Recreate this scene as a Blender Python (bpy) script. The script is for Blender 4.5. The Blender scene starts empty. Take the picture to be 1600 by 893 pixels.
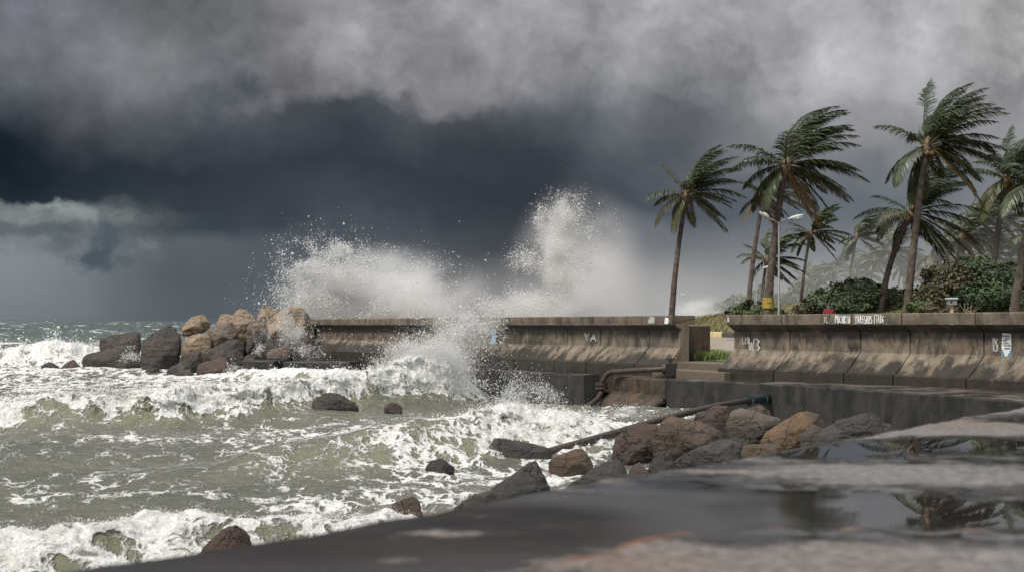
import bpy, bmesh, math, random
import numpy as np
from mathutils import Vector, Matrix

random.seed(7)
rng = np.random.default_rng(7)
scene = bpy.context.scene
COL = scene.collection
F = 2222.0            # focal length in photo pixels
CZ = 2.5              # eye height above still water
HZ = 498.0            # horizon row of the photo
def P(px, py, Y):     # photo pixel + depth -> world point
    return Vector(((px-800.0)/F*Y, Y, CZ-(py-HZ)/F*Y))
def lerp(a, b, t): return a+(b-a)*t
def sstep(a, b, x):
    t = np.clip((x-a)/(b-a), 0, 1); return t*t*(3-2*t)

# ------------------------------------------------------------------ numpy gradient noise
_perm = np.random.default_rng(3).permutation(512).astype(np.int64)
_grad = np.random.default_rng(4).normal(size=(512, 3)); _grad /= np.linalg.norm(_grad, axis=1)[:, None]
def pnoise(x, y, z):
    x = np.asarray(x, float); y = np.asarray(y, float); z = np.asarray(z, float)
    x, y, z = np.broadcast_arrays(x, y, z)
    xi = np.floor(x).astype(np.int64); yi = np.floor(y).astype(np.int64); zi = np.floor(z).astype(np.int64)
    xf = x-xi; yf = y-yi; zf = z-zi
    u = xf*xf*xf*(xf*(xf*6-15)+10); v = yf*yf*yf*(yf*(yf*6-15)+10); w = zf*zf*zf*(zf*(zf*6-15)+10)
    out = 0
    for dx in (0, 1):
        wx = u if dx else 1-u
        for dy in (0, 1):
            wy = v if dy else 1-v
            for dz in (0, 1):
                wz = w if dz else 1-w
                h = _perm[(_perm[(_perm[(xi+dx) & 511]+yi+dy) & 511]+zi+dz) & 511]
                g = _grad[h]
                out = out+wx*wy*wz*(g[..., 0]*(xf-dx)+g[..., 1]*(yf-dy)+g[..., 2]*(zf-dz))
    return out*1.6
def fbm(x, y, z, octv=4, gain=0.5, lac=2.03):
    a = 1.0; s = 0; f = 1.0
    for i in range(octv):
        s = s+a*pnoise(x*f+i*17.3, y*f+i*5.1, z*f+i*9.7); a *= gain; f *= lac
    return s
def billow(x, y, z, octv=3, gain=0.5):
    a = 1.0; s = 0; f = 1.0
    for i in range(octv):
        s = s+a*np.abs(pnoise(x*f+i*11.3, y*f+i*3.1, z*f+i*7.7)); a *= gain; f *= 2.1
    return s

# ------------------------------------------------------------------ object helpers
def tag(o, label=None, cat=None, group=None, kind=None):
    if label: o["label"] = label
    if cat: o["category"] = cat
    if group: o["group"] = group
    if kind: o["kind"] = kind
    return o
def empty(name, loc, label, cat, group=None):
    o = bpy.data.objects.new(name, None); COL.objects.link(o); o.location = loc
    o.empty_display_size = 0.2
    return tag(o, label, cat, group)
def link(name, me, mat, parent=None, smooth=False):
    o = bpy.data.objects.new(name, me); COL.objects.link(o)
    if mat is not None:
        for m in (mat if isinstance(mat, (list, tuple)) else [mat]): me.materials.append(m)
    if smooth: me.polygons.foreach_set("use_smooth", np.ones(len(me.polygons), bool))
    if parent is not None:
        o.parent = parent
        o.matrix_parent_inverse = Matrix.Translation(parent.location).inverted() if parent.parent is None else Matrix.Identity(4)
    return o
def mk(name, verts, faces, mat, parent=None, smooth=False):
    me = bpy.data.meshes.new(name); me.from_pydata([tuple(v) for v in verts], [], [tuple(f) for f in faces]); me.update()
    return link(name, me, mat, parent, smooth)
def mknp(name, V, Fa, mat, parent=None, smooth=False):
    """V (n,3), Fa (m,k) constant-size faces"""
    me = bpy.data.meshes.new(name)
    V = np.asarray(V, np.float32); Fa = np.asarray(Fa, np.int32)
    n, k = Fa.shape
    me.vertices.add(len(V)); me.vertices.foreach_set("co", V.ravel())
    me.loops.add(n*k); me.loops.foreach_set("vertex_index", Fa.ravel())
    me.polygons.add(n); me.polygons.foreach_set("loop_start", np.arange(0, n*k, k, dtype=np.int32))
    me.polygons.foreach_set("loop_total", np.full(n, k, np.int32))
    me.update(calc_edges=True); me.validate()
    return link(name, me, mat, parent, smooth)
def attr(o, name, arr):
    a = o.data.attributes.new(name, 'FLOAT', 'POINT'); a.data.foreach_set("value", np.asarray(arr, np.float32))
def gridfaces(nr, nc):
    i = np.arange(nr-1)[:, None]*nc+np.arange(nc-1)[None, :]
    i = i.ravel()
    return np.stack([i, i+1, i+nc+1, i+nc], 1)

class MB:             # mesh collector
    def __init__(s): s.v = []; s.f = []
    def add(s, v, f):
        b = len(s.v); s.v += [Vector(p) for p in v]; s.f += [tuple(b+i for i in q) for q in f]
    def box(s, c, sx, sy, sz, rot=None, taper=1.0):
        vs = []
        for z in (-.5, .5):
            k = taper if z > 0 else 1
            for x, y in ((-.5, -.5), (.5, -.5), (.5, .5), (-.5, .5)):
                p = Vector((x*sx*k, y*sy*k, z*sz))
                if rot is not None: p = rot @ p
                vs.append(Vector(c)+p)
        s.add(vs, [(3, 2, 1, 0), (4, 5, 6, 7), (0, 1, 5, 4), (1, 2, 6, 5), (2, 3, 7, 6), (3, 0, 4, 7)])
    def tube(s, pts, rad, seg=8, caps=True):
        pts = [Vector(p) for p in pts]; n = len(pts)
        if not hasattr(rad, '__len__'): rad = [rad]*n
        up = None; vs = []
        for i in range(n):
            t = (pts[min(i+1, n-1)]-pts[max(i-1, 0)]).normalized()
            if up is None:
                up = Vector((0, 0, 1)) if abs(t.z) < .9 else Vector((1, 0, 0))
            a = t.cross(up).normalized(); up = a.cross(t).normalized()
            for k in range(seg):
                th = 2*math.pi*k/seg
                vs.append(pts[i]+(a*math.cos(th)+up*math.sin(th))*rad[i])
        fs = []
        for i in range(n-1):
            for k in range(seg):
                k2 = (k+1) % seg
                fs.append((i*seg+k, i*seg+k2, (i+1)*seg+k2, (i+1)*seg+k))
        if caps: fs += [tuple(range(seg-1, -1, -1)), tuple((n-1)*seg+k for k in range(seg))]
        s.add(vs, fs)
    def build(s, name, mat, parent=None, smooth=False): return mk(name, s.v, s.f, mat, parent, smooth)
def bevel(o, w, seg=2):
    m = o.modifiers.new("b", 'BEVEL'); m.width = w; m.segments = seg; m.limit_method = 'ANGLE'; return o

# ------------------------------------------------------------------ node helpers
class N:
    def __init__(s, tree): s.t = tree
    def node(s, typ, **kw):
        n = s.t.nodes.new(typ)
        for k, v in kw.items(): setattr(n, k, v)
        return n
    def put(s, sock, v):
        if v is None: return
        if isinstance(v, bpy.types.NodeSocket): s.t.links.new(v, sock)
        else: sock.default_value = v
    def m(s, op, a, b=None, c=None, clamp=False):
        n = s.node('ShaderNodeMath', operation=op, use_clamp=clamp)
        for i, v in enumerate((a, b, c)): s.put(n.inputs[i], v)
        return n.outputs[0]
    def vm(s, op, a, b=None):
        n = s.node('ShaderNodeVectorMath', operation=op)
        s.put(n.inputs[0], a); s.put(n.inputs[1], b)
        return n.outputs[0]
    def ss(s, x, a, b, lo=0.0, hi=1.0):
        n = s.node('ShaderNodeMapRange', interpolation_type='SMOOTHSTEP')
        for i, v in enumerate((x, a, b, lo, hi)): s.put(n.inputs[i], v)
        return n.outputs[0]
    def xyz(s, v):
        n = s.node('ShaderNodeSeparateXYZ'); s.put(n.inputs[0], v); return n.outputs
    def comb(s, x, y, z=0.0):
        n = s.node('ShaderNodeCombineXYZ')
        for i, v in enumerate((x, y, z)): s.put(n.inputs[i], v)
        return n.outputs[0]
    def noise(s, vec, scale, detail=5, rough=.55, dist=0.0, col=False):
        n = s.node('ShaderNodeTexNoise'); s.put(n.inputs['Vector'], vec)
        n.inputs['Scale'].default_value = scale; n.inputs['Detail'].default_value = detail
        n.inputs['Roughness'].default_value = rough; n.inputs['Distortion'].default_value = dist
        return n.outputs['Color' if col else 'Fac']
    def voro(s, vec, scale, feat='DISTANCE_TO_EDGE', rnd=1.0):
        n = s.node('ShaderNodeTexVoronoi', feature=feat); s.put(n.inputs['Vector'], vec)
        n.inputs['Scale'].default_value = scale; n.inputs['Randomness'].default_value = rnd
        return n.outputs['Distance']
    def mix(s, f, a, b, blend='MIX'):
        n = s.node('ShaderNodeMix', data_type='RGBA', blend_type=blend)
        s.put(n.inputs[0], f)
        for k, v in ((6, a), (7, b)):
            if isinstance(v, (tuple, list)) and len(v) == 3: v = (*v, 1)
            s.put(n.inputs[k], v)
        return n.outputs[2]
    def ramp(s, f, stops, interp='LINEAR'):
        n = s.node('ShaderNodeValToRGB'); s.put(n.inputs[0], f); r = n.color_ramp; r.interpolation = interp
        while len(r.elements) < len(stops): r.elements.new(0.5)
        for e, (p, c) in zip(r.elements, stops):
            e.position = p; e.color = (*c, 1) if len(c) == 3 else c
        return n.outputs[0]
    def attr(s, name):
        n = s.node('ShaderNodeAttribute', attribute_name=name); return n.outputs['Fac']
    def bump(s, h, strength=.5, dist=.05, normal=None):
        n = s.node('ShaderNodeBump'); n.inputs['Strength'].default_value = strength; n.inputs['Distance'].default_value = dist
        s.put(n.inputs['Height'], h); s.put(n.inputs['Normal'], normal); return n.outputs[0]
def newmat(name):
    m = bpy.data.materials.new(name); m.use_nodes = True
    n = N(m.node_tree); b = m.node_tree.nodes['Principled BSDF']
    return m, n, b
def worldpos(n): return n.node('ShaderNodeNewGeometry').outputs['Position']
def simple(name, col, rough=.6, var=.25, scale=6.0, metal=0.0, bumpd=0.004):
    m, n, b = newmat(name); p = worldpos(n)
    k = n.noise(p, scale, 6, .6)
    c2 = tuple(c*(1-var) for c in col); c1 = tuple(min(1, c*(1+var)) for c in col)
    n.put(b.inputs['Base Color'], n.mix(n.ss(k, .3, .7), c2, c1))
    b.inputs['Roughness'].default_value = rough; b.inputs['Metallic'].default_value = metal
    n.put(b.inputs['Normal'], n.bump(n.noise(p, scale*5, 4, .6), .5, bumpd))
    return m
# ================================================================== camera, light, sky
cam = bpy.data.cameras.new("camera"); co = bpy.data.objects.new("camera", cam); COL.objects.link(co)
cam.sensor_width = 36.0; cam.lens = F*36.0/1600.0
cam.shift_y = (HZ-446.5)/1600.0
co.location = (0, 0, CZ); co.rotation_euler = (math.radians(90), 0, 0)
cam.clip_start = 0.05; cam.clip_end = 20000
cam.dof.use_dof = True; cam.dof.focus_distance = 38.0; cam.dof.aperture_fstop = 3.6
scene.camera = co
scene.render.engine = 'CYCLES'
scene.view_settings.view_transform = 'Standard'; scene.view_settings.look = 'None'
scene.view_settings.gamma = 1.0; scene.view_settings.exposure = 0.28; scene.view_settings.use_curve_mapping = False
scene.cycles.use_denoising = True
scene.cycles.max_bounces = 6; scene.cycles.diffuse_bounces = 2; scene.cycles.glossy_bounces = 3
scene.cycles.transmission_bounces = 2; scene.cycles.volume_bounces = 3; scene.cycles.transparent_max_bounces = 8
scene.cycles.caustics_reflective = False; scene.cycles.caustics_refractive = False
scene.cycles.volume_step_rate = 1.0; scene.cycles.volume_max_steps = 96

SUN_AZ, SUN_EL = math.radians(222), math.radians(54)    # azimuth clockwise from +y (where the camera looks)
sd = Vector((math.sin(SUN_AZ)*math.cos(SUN_EL), math.cos(SUN_AZ)*math.cos(SUN_EL), math.sin(SUN_EL)))
sl = bpy.data.lights.new("sun", 'SUN'); sl.energy = 3.2; sl.angle = math.radians(16); sl.color = (1, .95, .87)
so = bpy.data.objects.new("sun", sl); COL.objects.link(so); so.location = sd*100
so.rotation_euler = (-sd).to_track_quat('-Z', 'Y').to_euler()

world = bpy.data.worlds.new("World"); scene.world = world; world.use_nodes = True
def build_sky():
    t = world.node_tree; n = N(t)
    for x in list(t.nodes): t.nodes.remove(x)
    out = n.node('ShaderNodeOutputWorld'); bg = n.node('ShaderNodeBackground'); bg.inputs[1].default_value = 0.1
    t.links.new(bg.outputs[0], out.inputs[0])
    sky = n.node('ShaderNodeTexSky', sky_type='NISHITA'); sky.sun_disc = False
    sky.sun_elevation = SUN_EL; sky.sun_rotation = SUN_AZ
    d = n.node('ShaderNodeTexCoord').outputs['Generated']
    x, y, z = n.xyz(d)
    ya = n.m('MAXIMUM', n.m('ABSOLUTE', y), .25)
    u = n.m('DIVIDE', x, ya); v = n.m('DIVIDE', z, ya)          # tangent-plane direction: storm front lies ahead
    uv = n.comb(u, n.m('MULTIPLY', v, 1.1))
    # domain warp
    w1 = n.noise(uv, 5.0, 3, .5, col=True); w2 = n.noise(uv, 16.0, 6, .6, col=True)
    def ctr(c, k): return n.vm('MULTIPLY', n.vm('SUBTRACT', c, (.5, .5, .5)), (k, k, 0))
    amp = n.ss(v, -.0, .03)
    low = n.ss(v, .0, .10)                                       # quieter in the rain below the cloud base
    wv = n.vm('ADD', ctr(w1, .14), ctr(w2, .06))
    wv = n.vm('MULTIPLY', wv, n.comb(low, low, low))
    uw = n.vm('ADD', n.comb(u, v), wv)
    ux, vy, _ = n.xyz(uw)
    f = n.m('MULTIPLY_ADD', vy, -F/HZ, 1.0)                      # 0 = 0.224 up, 1 = horizon
    S = lambda r, g, b: tuple((c/255.0)**2.2 for c in (r, g, b))
    S0 = S; S = lambda r, g, b: S0(r+.22*((r+g+b)/3-r), g+.22*((r+g+b)/3-g), b+.22*((r+g+b)/3-b))
    cols = [
     (0,   [(0,(92,95,104)),(60,(92,95,103)),(110,(80,84,92)),(160,(62,68,77)),(205,(32,43,54)),(270,(25,38,50)),(298,(34,47,57)),(318,(128,138,139)),(360,(126,135,139)),(410,(130,140,145)),(495,(118,129,134))]),
     (300, [(0,(105,107,112)),(95,(104,106,111)),(150,(94,97,104)),(195,(70,77,85)),(240,(50,59,69)),(340,(60,70,80)),(368,(88,98,106)),(430,(84,94,102)),(495,(88,98,105))]),
     (600, [(0,(135,134,138)),(100,(149,148,151)),(165,(130,129,134)),(190,(74,80,89)),(260,(56,63,74)),(330,(63,71,82)),(390,(80,87,96)),(495,(104,108,115))]),
     (820, [(0,(142,141,144)),(80,(139,138,141)),(140,(118,118,123)),(182,(78,83,91)),(230,(58,65,75)),(290,(54,61,71)),(345,(62,69,78)),(420,(90,94,100)),(495,(116,118,122))]),
     (1010, [(0,(158,157,160)),(60,(150,149,152)),(120,(130,131,136)),(180,(100,105,113)),(225,(84,91,101)),(270,(82,89,100)),(310,(78,87,98)),(345,(108,114,122)),(410,(124,128,134)),(495,(148,148,151))]),
     (1330,[(0,(162,161,164)),(100,(160,159,163)),(170,(150,150,154)),(225,(140,141,146)),(265,(110,116,125)),(310,(102,111,121)),(400,(116,122,129)),(495,(148,148,151))]),
     (1600,[(0,(167,167,169)),(100,(168,168,170)),(140,(152,152,156)),(220,(146,147,151)),(300,(122,126,133)),(400,(128,131,136)),(495,(150,150,152))])]
    prev = None; pp = None
    for px, st in cols:
        c = n.ramp(f, [(yy/HZ, S(*k)) for yy, k in st], 'B_SPLINE' if False else 'LINEAR')
        if prev is None: prev = c
        else: prev = n.mix(n.ss(ux, (pp-800)/F, (px-800)/F), prev, c)
        pp = px
    # billows: light-dark modulation with finer lumps in the bright parts
    b1 = n.noise(n.vm('ADD', uv, ctr(w2, .05)), 8.0, 10, .57)
    b2 = n.noise(n.vm('ADD', uv, ctr(w1, .08)), 24.0, 8, .6)
    hi = n.ss(v, .11, .17)
    amt = n.m('MULTIPLY_ADD', hi, .95, .26)
    k = n.m('ADD', n.m('MULTIPLY', n.m('SUBTRACT', b1, .5), 2.0), n.m('MULTIPLY', n.m('SUBTRACT', b2, .5), .8))
    k = n.m('MULTIPLY', n.m('ADD', 1.0, n.m('MULTIPLY', k, amt)), n.m('MULTIPLY_ADD', hi, .10, 1.06))
    bb = n.ss(n.noise(n.vm('ADD', uv, ctr(w2, .07)), 5.2, 9, .58), .41, .60)
    k = n.m('MULTIPLY', k, n.m('ADD', .83, n.m('MULTIPLY', n.m('MULTIPLY', bb, .30), n.m('MULTIPLY_ADD', hi, .85, .15))))
    front = n.mix(1.0, prev, n.comb(k, k, k), 'MULTIPLY')
    # broken lighter patch with small dark scud, low on the left
    reg = n.m('MULTIPLY', n.ss(ux, -.225, -.27), n.m('MULTIPLY', n.ss(v, .035, .055), n.ss(v, .088, .076)))
    sc = n.ss(n.noise(n.vm('ADD', uv, ctr(w2, .05)), 22.0, 10, .62), .40, .68)
    front = n.mix(n.m('MULTIPLY', n.m('MULTIPLY', reg, sc), .7), front, S(80, 90, 97))
    sc2 = n.ss(n.noise(n.vm('ADD', uv, (3.1, 1.7, 0)), 16.0, 9, .62), .50, .70)
    front = n.mix(n.m('MULTIPLY', n.m('MULTIPLY', reg, sc2), .5), front, S(168, 176, 174))
    slit = n.m('MULTIPLY', n.ss(ux, -.20, -.34), n.m('MULTIPLY', n.ss(vy, .066, .075), n.ss(vy, .089, .083)))
    slit = n.m('MULTIPLY', slit, n.ss(n.noise(n.vm('ADD', uv, ctr(w2, .06)), 15.0, 9, .64), .38, .62))
    front = n.mix(n.m('MULTIPLY', slit, .75), front, S0(160, 168, 167))
    for cu, cv, ru, rv, am in ((-.2925, .0405, .020, .008, .9), (-.284, .056, .011, .014, .75), (-.335, .064, .030, .006, .5)):
        du = n.m('DIVIDE', n.m('SUBTRACT', n.m('ADD', n.m('MULTIPLY', ux, .5), n.m('MULTIPLY', u, .5)), cu), ru); dv = n.m('DIVIDE', n.m('SUBTRACT', n.m('ADD', n.m('MULTIPLY', vy, .5), n.m('MULTIPLY', v, .5)), cv), rv)
        rr = n.m('SQRT', n.m('ADD', n.m('MULTIPLY', du, du), n.m('MULTIPLY', dv, dv)))
        rr = n.m('ADD', rr, n.m('MULTIPLY', n.m('SUBTRACT', n.noise(uv, 60.0, 6, .62), .5), 2.6))
        front = n.mix(n.m('MULTIPLY', n.ss(rr, 1.35, .35), am), front, S0(72, 83, 92))
    front = n.mix(1.0, front, (.86, .86, .86), 'MULTIPLY')
    # the rest of the sky: broken bright overcast overhead and behind, Nishita blue in the gaps
    rc = n.ramp(n.noise(d, 2.2, 8, .55), [(.3, (.42, .43, .46)), (.5, (.66, .67, .69)), (.7, (.95, .94, .92))])
    skyc = n.mix(1.0, sky.outputs[0], (.1, .1, .1), 'MULTIPLY')
    rear = n.mix(.86, skyc, rc); up = n.ss(z, -.05, .75, .46, 1.05); rear = n.mix(1.0, rear, n.comb(up, up, up), 'MULTIPLY')
    fm = n.m('MULTIPLY', n.ss(y, .25, .6), n.ss(n.m('DIVIDE', z, n.m('MAXIMUM', y, .05)), .75, .30))
    col = n.mix(fm, rear, front)
    col = n.mix(n.ss(z, -.02, -.06), col, (.05, .055, .05))       # below the horizon
    n.put(bg.inputs[0], n.mix(1.0, col, (10, 10, 10), 'MULTIPLY'))
build_sky()

# ================================================================== frames of reference
A0 = Vector((10.7, 29.8, 0)); TW = Vector((-.478, .878, 0)); NO = Vector((-.878, -.478, 0))
def W(a, o, z): return A0+TW*a+NO*o+Vector((0, 0, z))
def a_of(px):
    u = (px-800)/F; return (10.7-29.8*u)/(.878*u+.478)
def topz(a): return CZ+.148-.0035*a
def ledgez(a): return CZ-1.48-.012*a
def ground(x, y):                     # land height (numpy friendly)
    x = np.asarray(x, float); y = np.asarray(y, float)
    dx = x-10.7; dy = y-29.8
    a = dx*(-.478)+dy*.878; s = dx*.878+dy*.478
    road = CZ-1.2+.32*sstep(6, 18, s)
    hd = np.interp(a, [-30, 10, 25, 33, 41, 44, 47, 52, 60, 80], [.95, .95, .86, .70, .38, .05, -.33, -.7, -1.0, -1.5])
    bank = sstep(18.2, 27, s)
    z = road*(1-bank)+(CZ+hd)*bank
    z = z+bank*.10*fbm(x*.25, y*.25, 0*x, 3)
    z = z-.03*np.clip(s-40, 0, 20)*(s > 40)
    z = z-np.clip((a-58)/10, 0, 1)*2.2*sstep(34, 14, s)
    z = np.where(s > 30, np.maximum(z, .7), z)
    return z
def gz(x, y): return float(ground(np.array([x]), np.array([y]))[0])

# ================================================================== materials
def m_water():
    m, n, b = newmat("sea_water"); p = worldpos(n)
    foam = n.attr("foam")
    sp = n.vm('MULTIPLY', p, (1, .8, .35))
    wob = n.vm('MULTIPLY', n.vm('SUBTRACT', n.noise(sp, .9, 4, .6, col=True), (.5, .5, .5)), (1.3, 1.3, 1.3))
    wob2 = n.vm('MULTIPLY', n.vm('SUBTRACT', n.noise(sp, 3.2, 4, .6, col=True), (.5, .5, .5)), (.45, .45, .45)); q = n.vm('ADD', n.vm('ADD', sp, wob), wob2)
    e1 = n.voro(q, 1.3); e2 = n.voro(n.vm('ADD', q, (5, 3, 0)), 4.2)
    nz = n.m('ADD', n.m('MULTIPLY', n.noise(q, 1.4, 9, .63), .9), n.m('MULTIPLY', n.noise(q, 9, 5, .6), .1))
    val = n.m('ADD', foam, n.m('MULTIPLY', n.m('SUBTRACT', nz, .5), 1.3))
    val = n.m('ADD', val, n.m('MULTIPLY', n.m('SUBTRACT', .18, e1), 1.7))
    val = n.m('ADD', val, n.m('MULTIPLY', n.m('SUBTRACT', .14, e2), 1.5))
    mask = n.m('MULTIPLY', n.ss(val, .44, .78), n.ss(foam, .0, .2, .5, 1))
    px = n.noise(p, .35, 4, .5)
    base = n.mix(px, (.080, .086, .068), (.190, .186, .142))
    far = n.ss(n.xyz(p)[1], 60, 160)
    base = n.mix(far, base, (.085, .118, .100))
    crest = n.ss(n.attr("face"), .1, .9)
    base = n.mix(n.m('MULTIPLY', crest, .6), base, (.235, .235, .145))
    ff = n.noise(p, 10.0, 6, .6)
    fcol = n.mix(n.ss(ff, .34, .66), (.70, .70, .66), (.92, .92, .91)); fcol = n.mix(n.m('MULTIPLY', n.ss(n.noise(p, 1.7, 6, .65), .50, .70), .55), fcol, (.50, .50, .41))  # olive foam patches, with some shading put into the foam colour
    col = n.mix(n.m('MULTIPLY', mask, .97), base, fcol)
    n.put(b.inputs['Base Color'], col)
    n.put(b.inputs['Roughness'], n.mix(mask, (.07, .07, .07), (.8, .8, .8)))
    b.inputs['IOR'].default_value = 1.33
    rip = n.noise(n.vm('MULTIPLY', p, (.8, 1.5, 1)), 2.2, 9, .66)
    h = n.m('ADD', n.m('MULTIPLY', rip, 1.0), n.m('MULTIPLY', mask, n.m('MULTIPLY_ADD', ff, .5, .2)))
    n.put(b.inputs['Normal'], n.bump(h, 1.0, .20))
    return m
M_WATER = m_water()

def m_spray():
    m, n, b = newmat("spray_white")
    t = m.node_tree; d = n.node('ShaderNodeBsdfDiffuse'); tr = n.node('ShaderNodeBsdfTranslucent'); mx = n.node('ShaderNodeMixShader'); mx.inputs[0].default_value = .5
    for q_ in (d, tr): q_.inputs['Color'].default_value = (.95, .95, .94, 1)
    t.links.new(d.outputs[0], mx.inputs[1]); t.links.new(tr.outputs[0], mx.inputs[2])
    t.links.new(mx.outputs[0], [x for x in t.nodes if x.type == 'OUTPUT_MATERIAL'][0].inputs['Surface']); t.nodes.remove(b)
    return m
M_SPRAY = m_spray()

def m_mist(name, dens, sx=1.6, thr=.42, flat=0.0, grad=None, col=(.985, .985, .985)):
    """soft spray: density from noise, fading to nothing at the rim of a unit ball (object space)"""
    m = bpy.data.materials.new(name); m.use_nodes = True; t = m.node_tree; n = N(t)
    for x in list(t.nodes):
        if x.type != 'OUTPUT_MATERIAL': t.nodes.remove(x)
    out = [x for x in t.nodes if x.type == 'OUTPUT_MATERIAL'][0]
    v = n.node('ShaderNodeVolumePrincipled'); t.links.new(v.outputs[0], out.inputs['Volume'])
    o = n.node('ShaderNodeTexCoord').outputs['Object']
    r = n.node('ShaderNodeVectorMath', operation='LENGTH'); n.put(r.inputs[0], o)
    fall = n.ss(r.outputs['Value'], 1.0, .15)
    p = worldpos(n)
    nz = n.ss(n.noise(n.vm('MULTIPLY', p, (.12*sx, .05*sx, .2*sx)), 1.0, 5, .55), thr-.12, thr+.22)
    k = n.m('MULTIPLY', fall, n.m('MULTIPLY_ADD', nz, 1-flat, flat))
    n.put(v.inputs['Density'], n.m('MULTIPLY', k, dens))
    v.inputs['Color'].default_value = (*col, 1); v.inputs['Anisotropy'].default_value = .0
    return m

def m_concrete(name, light=(.190, .152, .112), dark=(.022, .018, .013), grey=(.105, .086, .066), damp=.5, use_uv=True, streak=1.0, tint=(.12, .075, .035), lo=None, gloss=False):
    m, n, b = newmat(name)
    p = worldpos(n)
    uv = n.node('ShaderNodeTexCoord').outputs['UV'] if use_uv else p
    sc = (1.1, .62, 1) if use_uv else (1.2, 1.2, .7)
    st = n.noise(n.vm('MULTIPLY', uv, sc), 2.2, 8, .68)
    big = n.noise(n.vm('MULTIPLY', uv, (.5, .9, .5)), .8, 5, .6, .6)
    fine = n.noise(p, 9, 8, .7)
    board = n.noise(n.vm('MULTIPLY', uv, (5, .5, 1) if use_uv else (4, 4, .5)), 1.4, 7, .7)
    c = n.mix(n.ss(big, .38, .62), light, grey)
    c = n.mix(n.m('MULTIPLY', n.ss(st, .47-.08*damp, .60), .86*streak), c, dark)
    c = n.mix(n.m('MULTIPLY', n.ss(n.noise(n.vm('ADD', uv, (7, 2, 1)), 1.7, 7, .65), .52, .72), .55), c, tint)
    k = n.m('MULTIPLY_ADD', fine, .9, .55); k = n.m('MULTIPLY', k, n.m('MULTIPLY_ADD', board, .36, .82))
    c = n.mix(1.0, c, n.comb(k, k, k), 'MULTIPLY')
    pale = n.m('MULTIPLY', n.attr('wear'), n.ss(n.noise(n.vm('MULTIPLY', uv, (1.5, .9, 1) if use_uv else (1, 1, 1)), 2.0, 9, .7), .42, .66))
    c = n.mix(n.m('MULTIPLY', pale, .75), c, (.30, .255, .195))
    w = n.attr("wet")  # damp concrete, plus the shade painted below the wall's coping
    wm = n.ss(n.m('ADD', w, n.m('MULTIPLY', n.m('SUBTRACT', st, .5), 1.5)), .42, .75)
    c = n.mix(n.m('MULTIPLY', wm, .88), c, dark)
    pits = n.ss(n.voro(p, 5.0, 'F1'), .13, .06)
    pits = n.m('MULTIPLY', pits, n.ss(n.noise(p, 1.1, 2), .5, .6))
    c = n.mix(n.m('MULTIPLY', pits, .75), c, (.012, .011, .010))
    n.put(b.inputs['Base Color'], c)
    n.put(b.inputs['Roughness'], n.m('MULTIPLY_ADD', wm, -.36, .80))
    h = n.m('ADD', fine, n.m('MULTIPLY', board, .8)); h = n.m('SUBTRACT', h, n.m('MULTIPLY', pits, 1.2))
    n.put(b.inputs['Normal'], n.bump(h, .6, .03))
    return m
M_WALL = m_concrete("weathered_concrete")
M_COPE = m_concrete("coping_concrete", light=(.145, .118, .086), grey=(.095, .079, .060), damp=.1, streak=.8)
M_LEDGE = m_concrete("wet_grey_concrete", light=(.036, .034, .031), grey=(.024, .0235, .022), dark=(.009, .009, .008), damp=.5, use_uv=False, tint=(.06, .045, .03))
M_LEDGEB = m_concrete("rusty_brown_concrete", light=(.075, .050, .030), grey=(.052, .040, .028), dark=(.020, .016, .012), damp=.7, use_uv=False, tint=(.22, .10, .02))
def m_ledgetop():
    m, n, b = newmat("wet_ledge_top"); p = worldpos(n)
    wet = n.ss(n.noise(n.vm('MULTIPLY', p, (.8, .8, 1)), .9, 6, .6), .40, .56)
    c = n.mix(n.noise(p, 5, 7, .7), (.05, .045, .04), (.15, .13, .11))
    c = n.mix(n.m('MULTIPLY', wet, .7), c, (.025, .022, .02))
    n.put(b.inputs['Base Color'], c); n.put(b.inputs['Roughness'], n.mix(wet, (.55,)*3, (.06,)*3))
    n.put(b.inputs['Normal'], n.bump(n.noise(p, 7, 6, .6), .25, .01))
    return m
M_LTOP = m_ledgetop()

def m_rock(name, c1, c2, c3, wetz=1.0, wetw=.5, drk=(.018, .016, .015)):
    m, n, b = newmat(name); p = worldpos(n)
    o = n.node('ShaderNodeObjectInfo').outputs['Random']
    q = n.vm('ADD', p, n.comb(n.m('MULTIPLY', o, 40), 0, n.m('MULTIPLY', o, 17)))
    k = n.noise(q, 1.5, 8, .66, .4); k2 = n.noise(q, 6, 9, .7); st = n.noise(n.vm('MULTIPLY', q, (1.0, 1.0, 5.0)), 1.4, 7, .62, .8)
    c = n.mix(n.ss(k, .34, .64), c1, c2); c = n.mix(n.m('MULTIPLY', n.ss(st, .52, .70), .6), c, c3)
    kk = n.m('MULTIPLY_ADD', k2, 1.3, .35); c = n.mix(1.0, c, n.comb(kk, kk, kk), 'MULTIPLY')
    cr = n.voro(n.vm('ADD', q, n.vm('MULTIPLY', n.noise(q, 2.5, 4, .6, col=True), (.7, .7, .7))), 1.5)
    crk = n.m('MULTIPLY', n.ss(cr, .020, .0), n.ss(n.noise(q, .9, 2), .42, .58))
    c = n.mix(n.m('MULTIPLY', crk, .5), c, (.012, .010, .009))
    z = n.xyz(p)[2]
    wm = n.ss(n.m('ADD', z, n.m('MULTIPLY', n.m('SUBTRACT', k, .5), 1.6)), wetz+wetw, wetz-wetw)
    c = n.mix(n.m('MULTIPLY', wm, .80), c, drk)
    n.put(b.inputs['Base Color'], c); n.put(b.inputs['Roughness'], n.m('MULTIPLY_ADD', wm, -.34, .62))
    h = n.m('ADD', n.m('MULTIPLY', k2, .6), n.m('ADD', n.m('MULTIPLY', st, .5), n.m('MULTIPLY', k, .6)))
    h = n.m('SUBTRACT', h, n.m('MULTIPLY', crk, .5))
    n.put(b.inputs['Normal'], n.bump(h, 1.0, .14))
    return m
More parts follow.
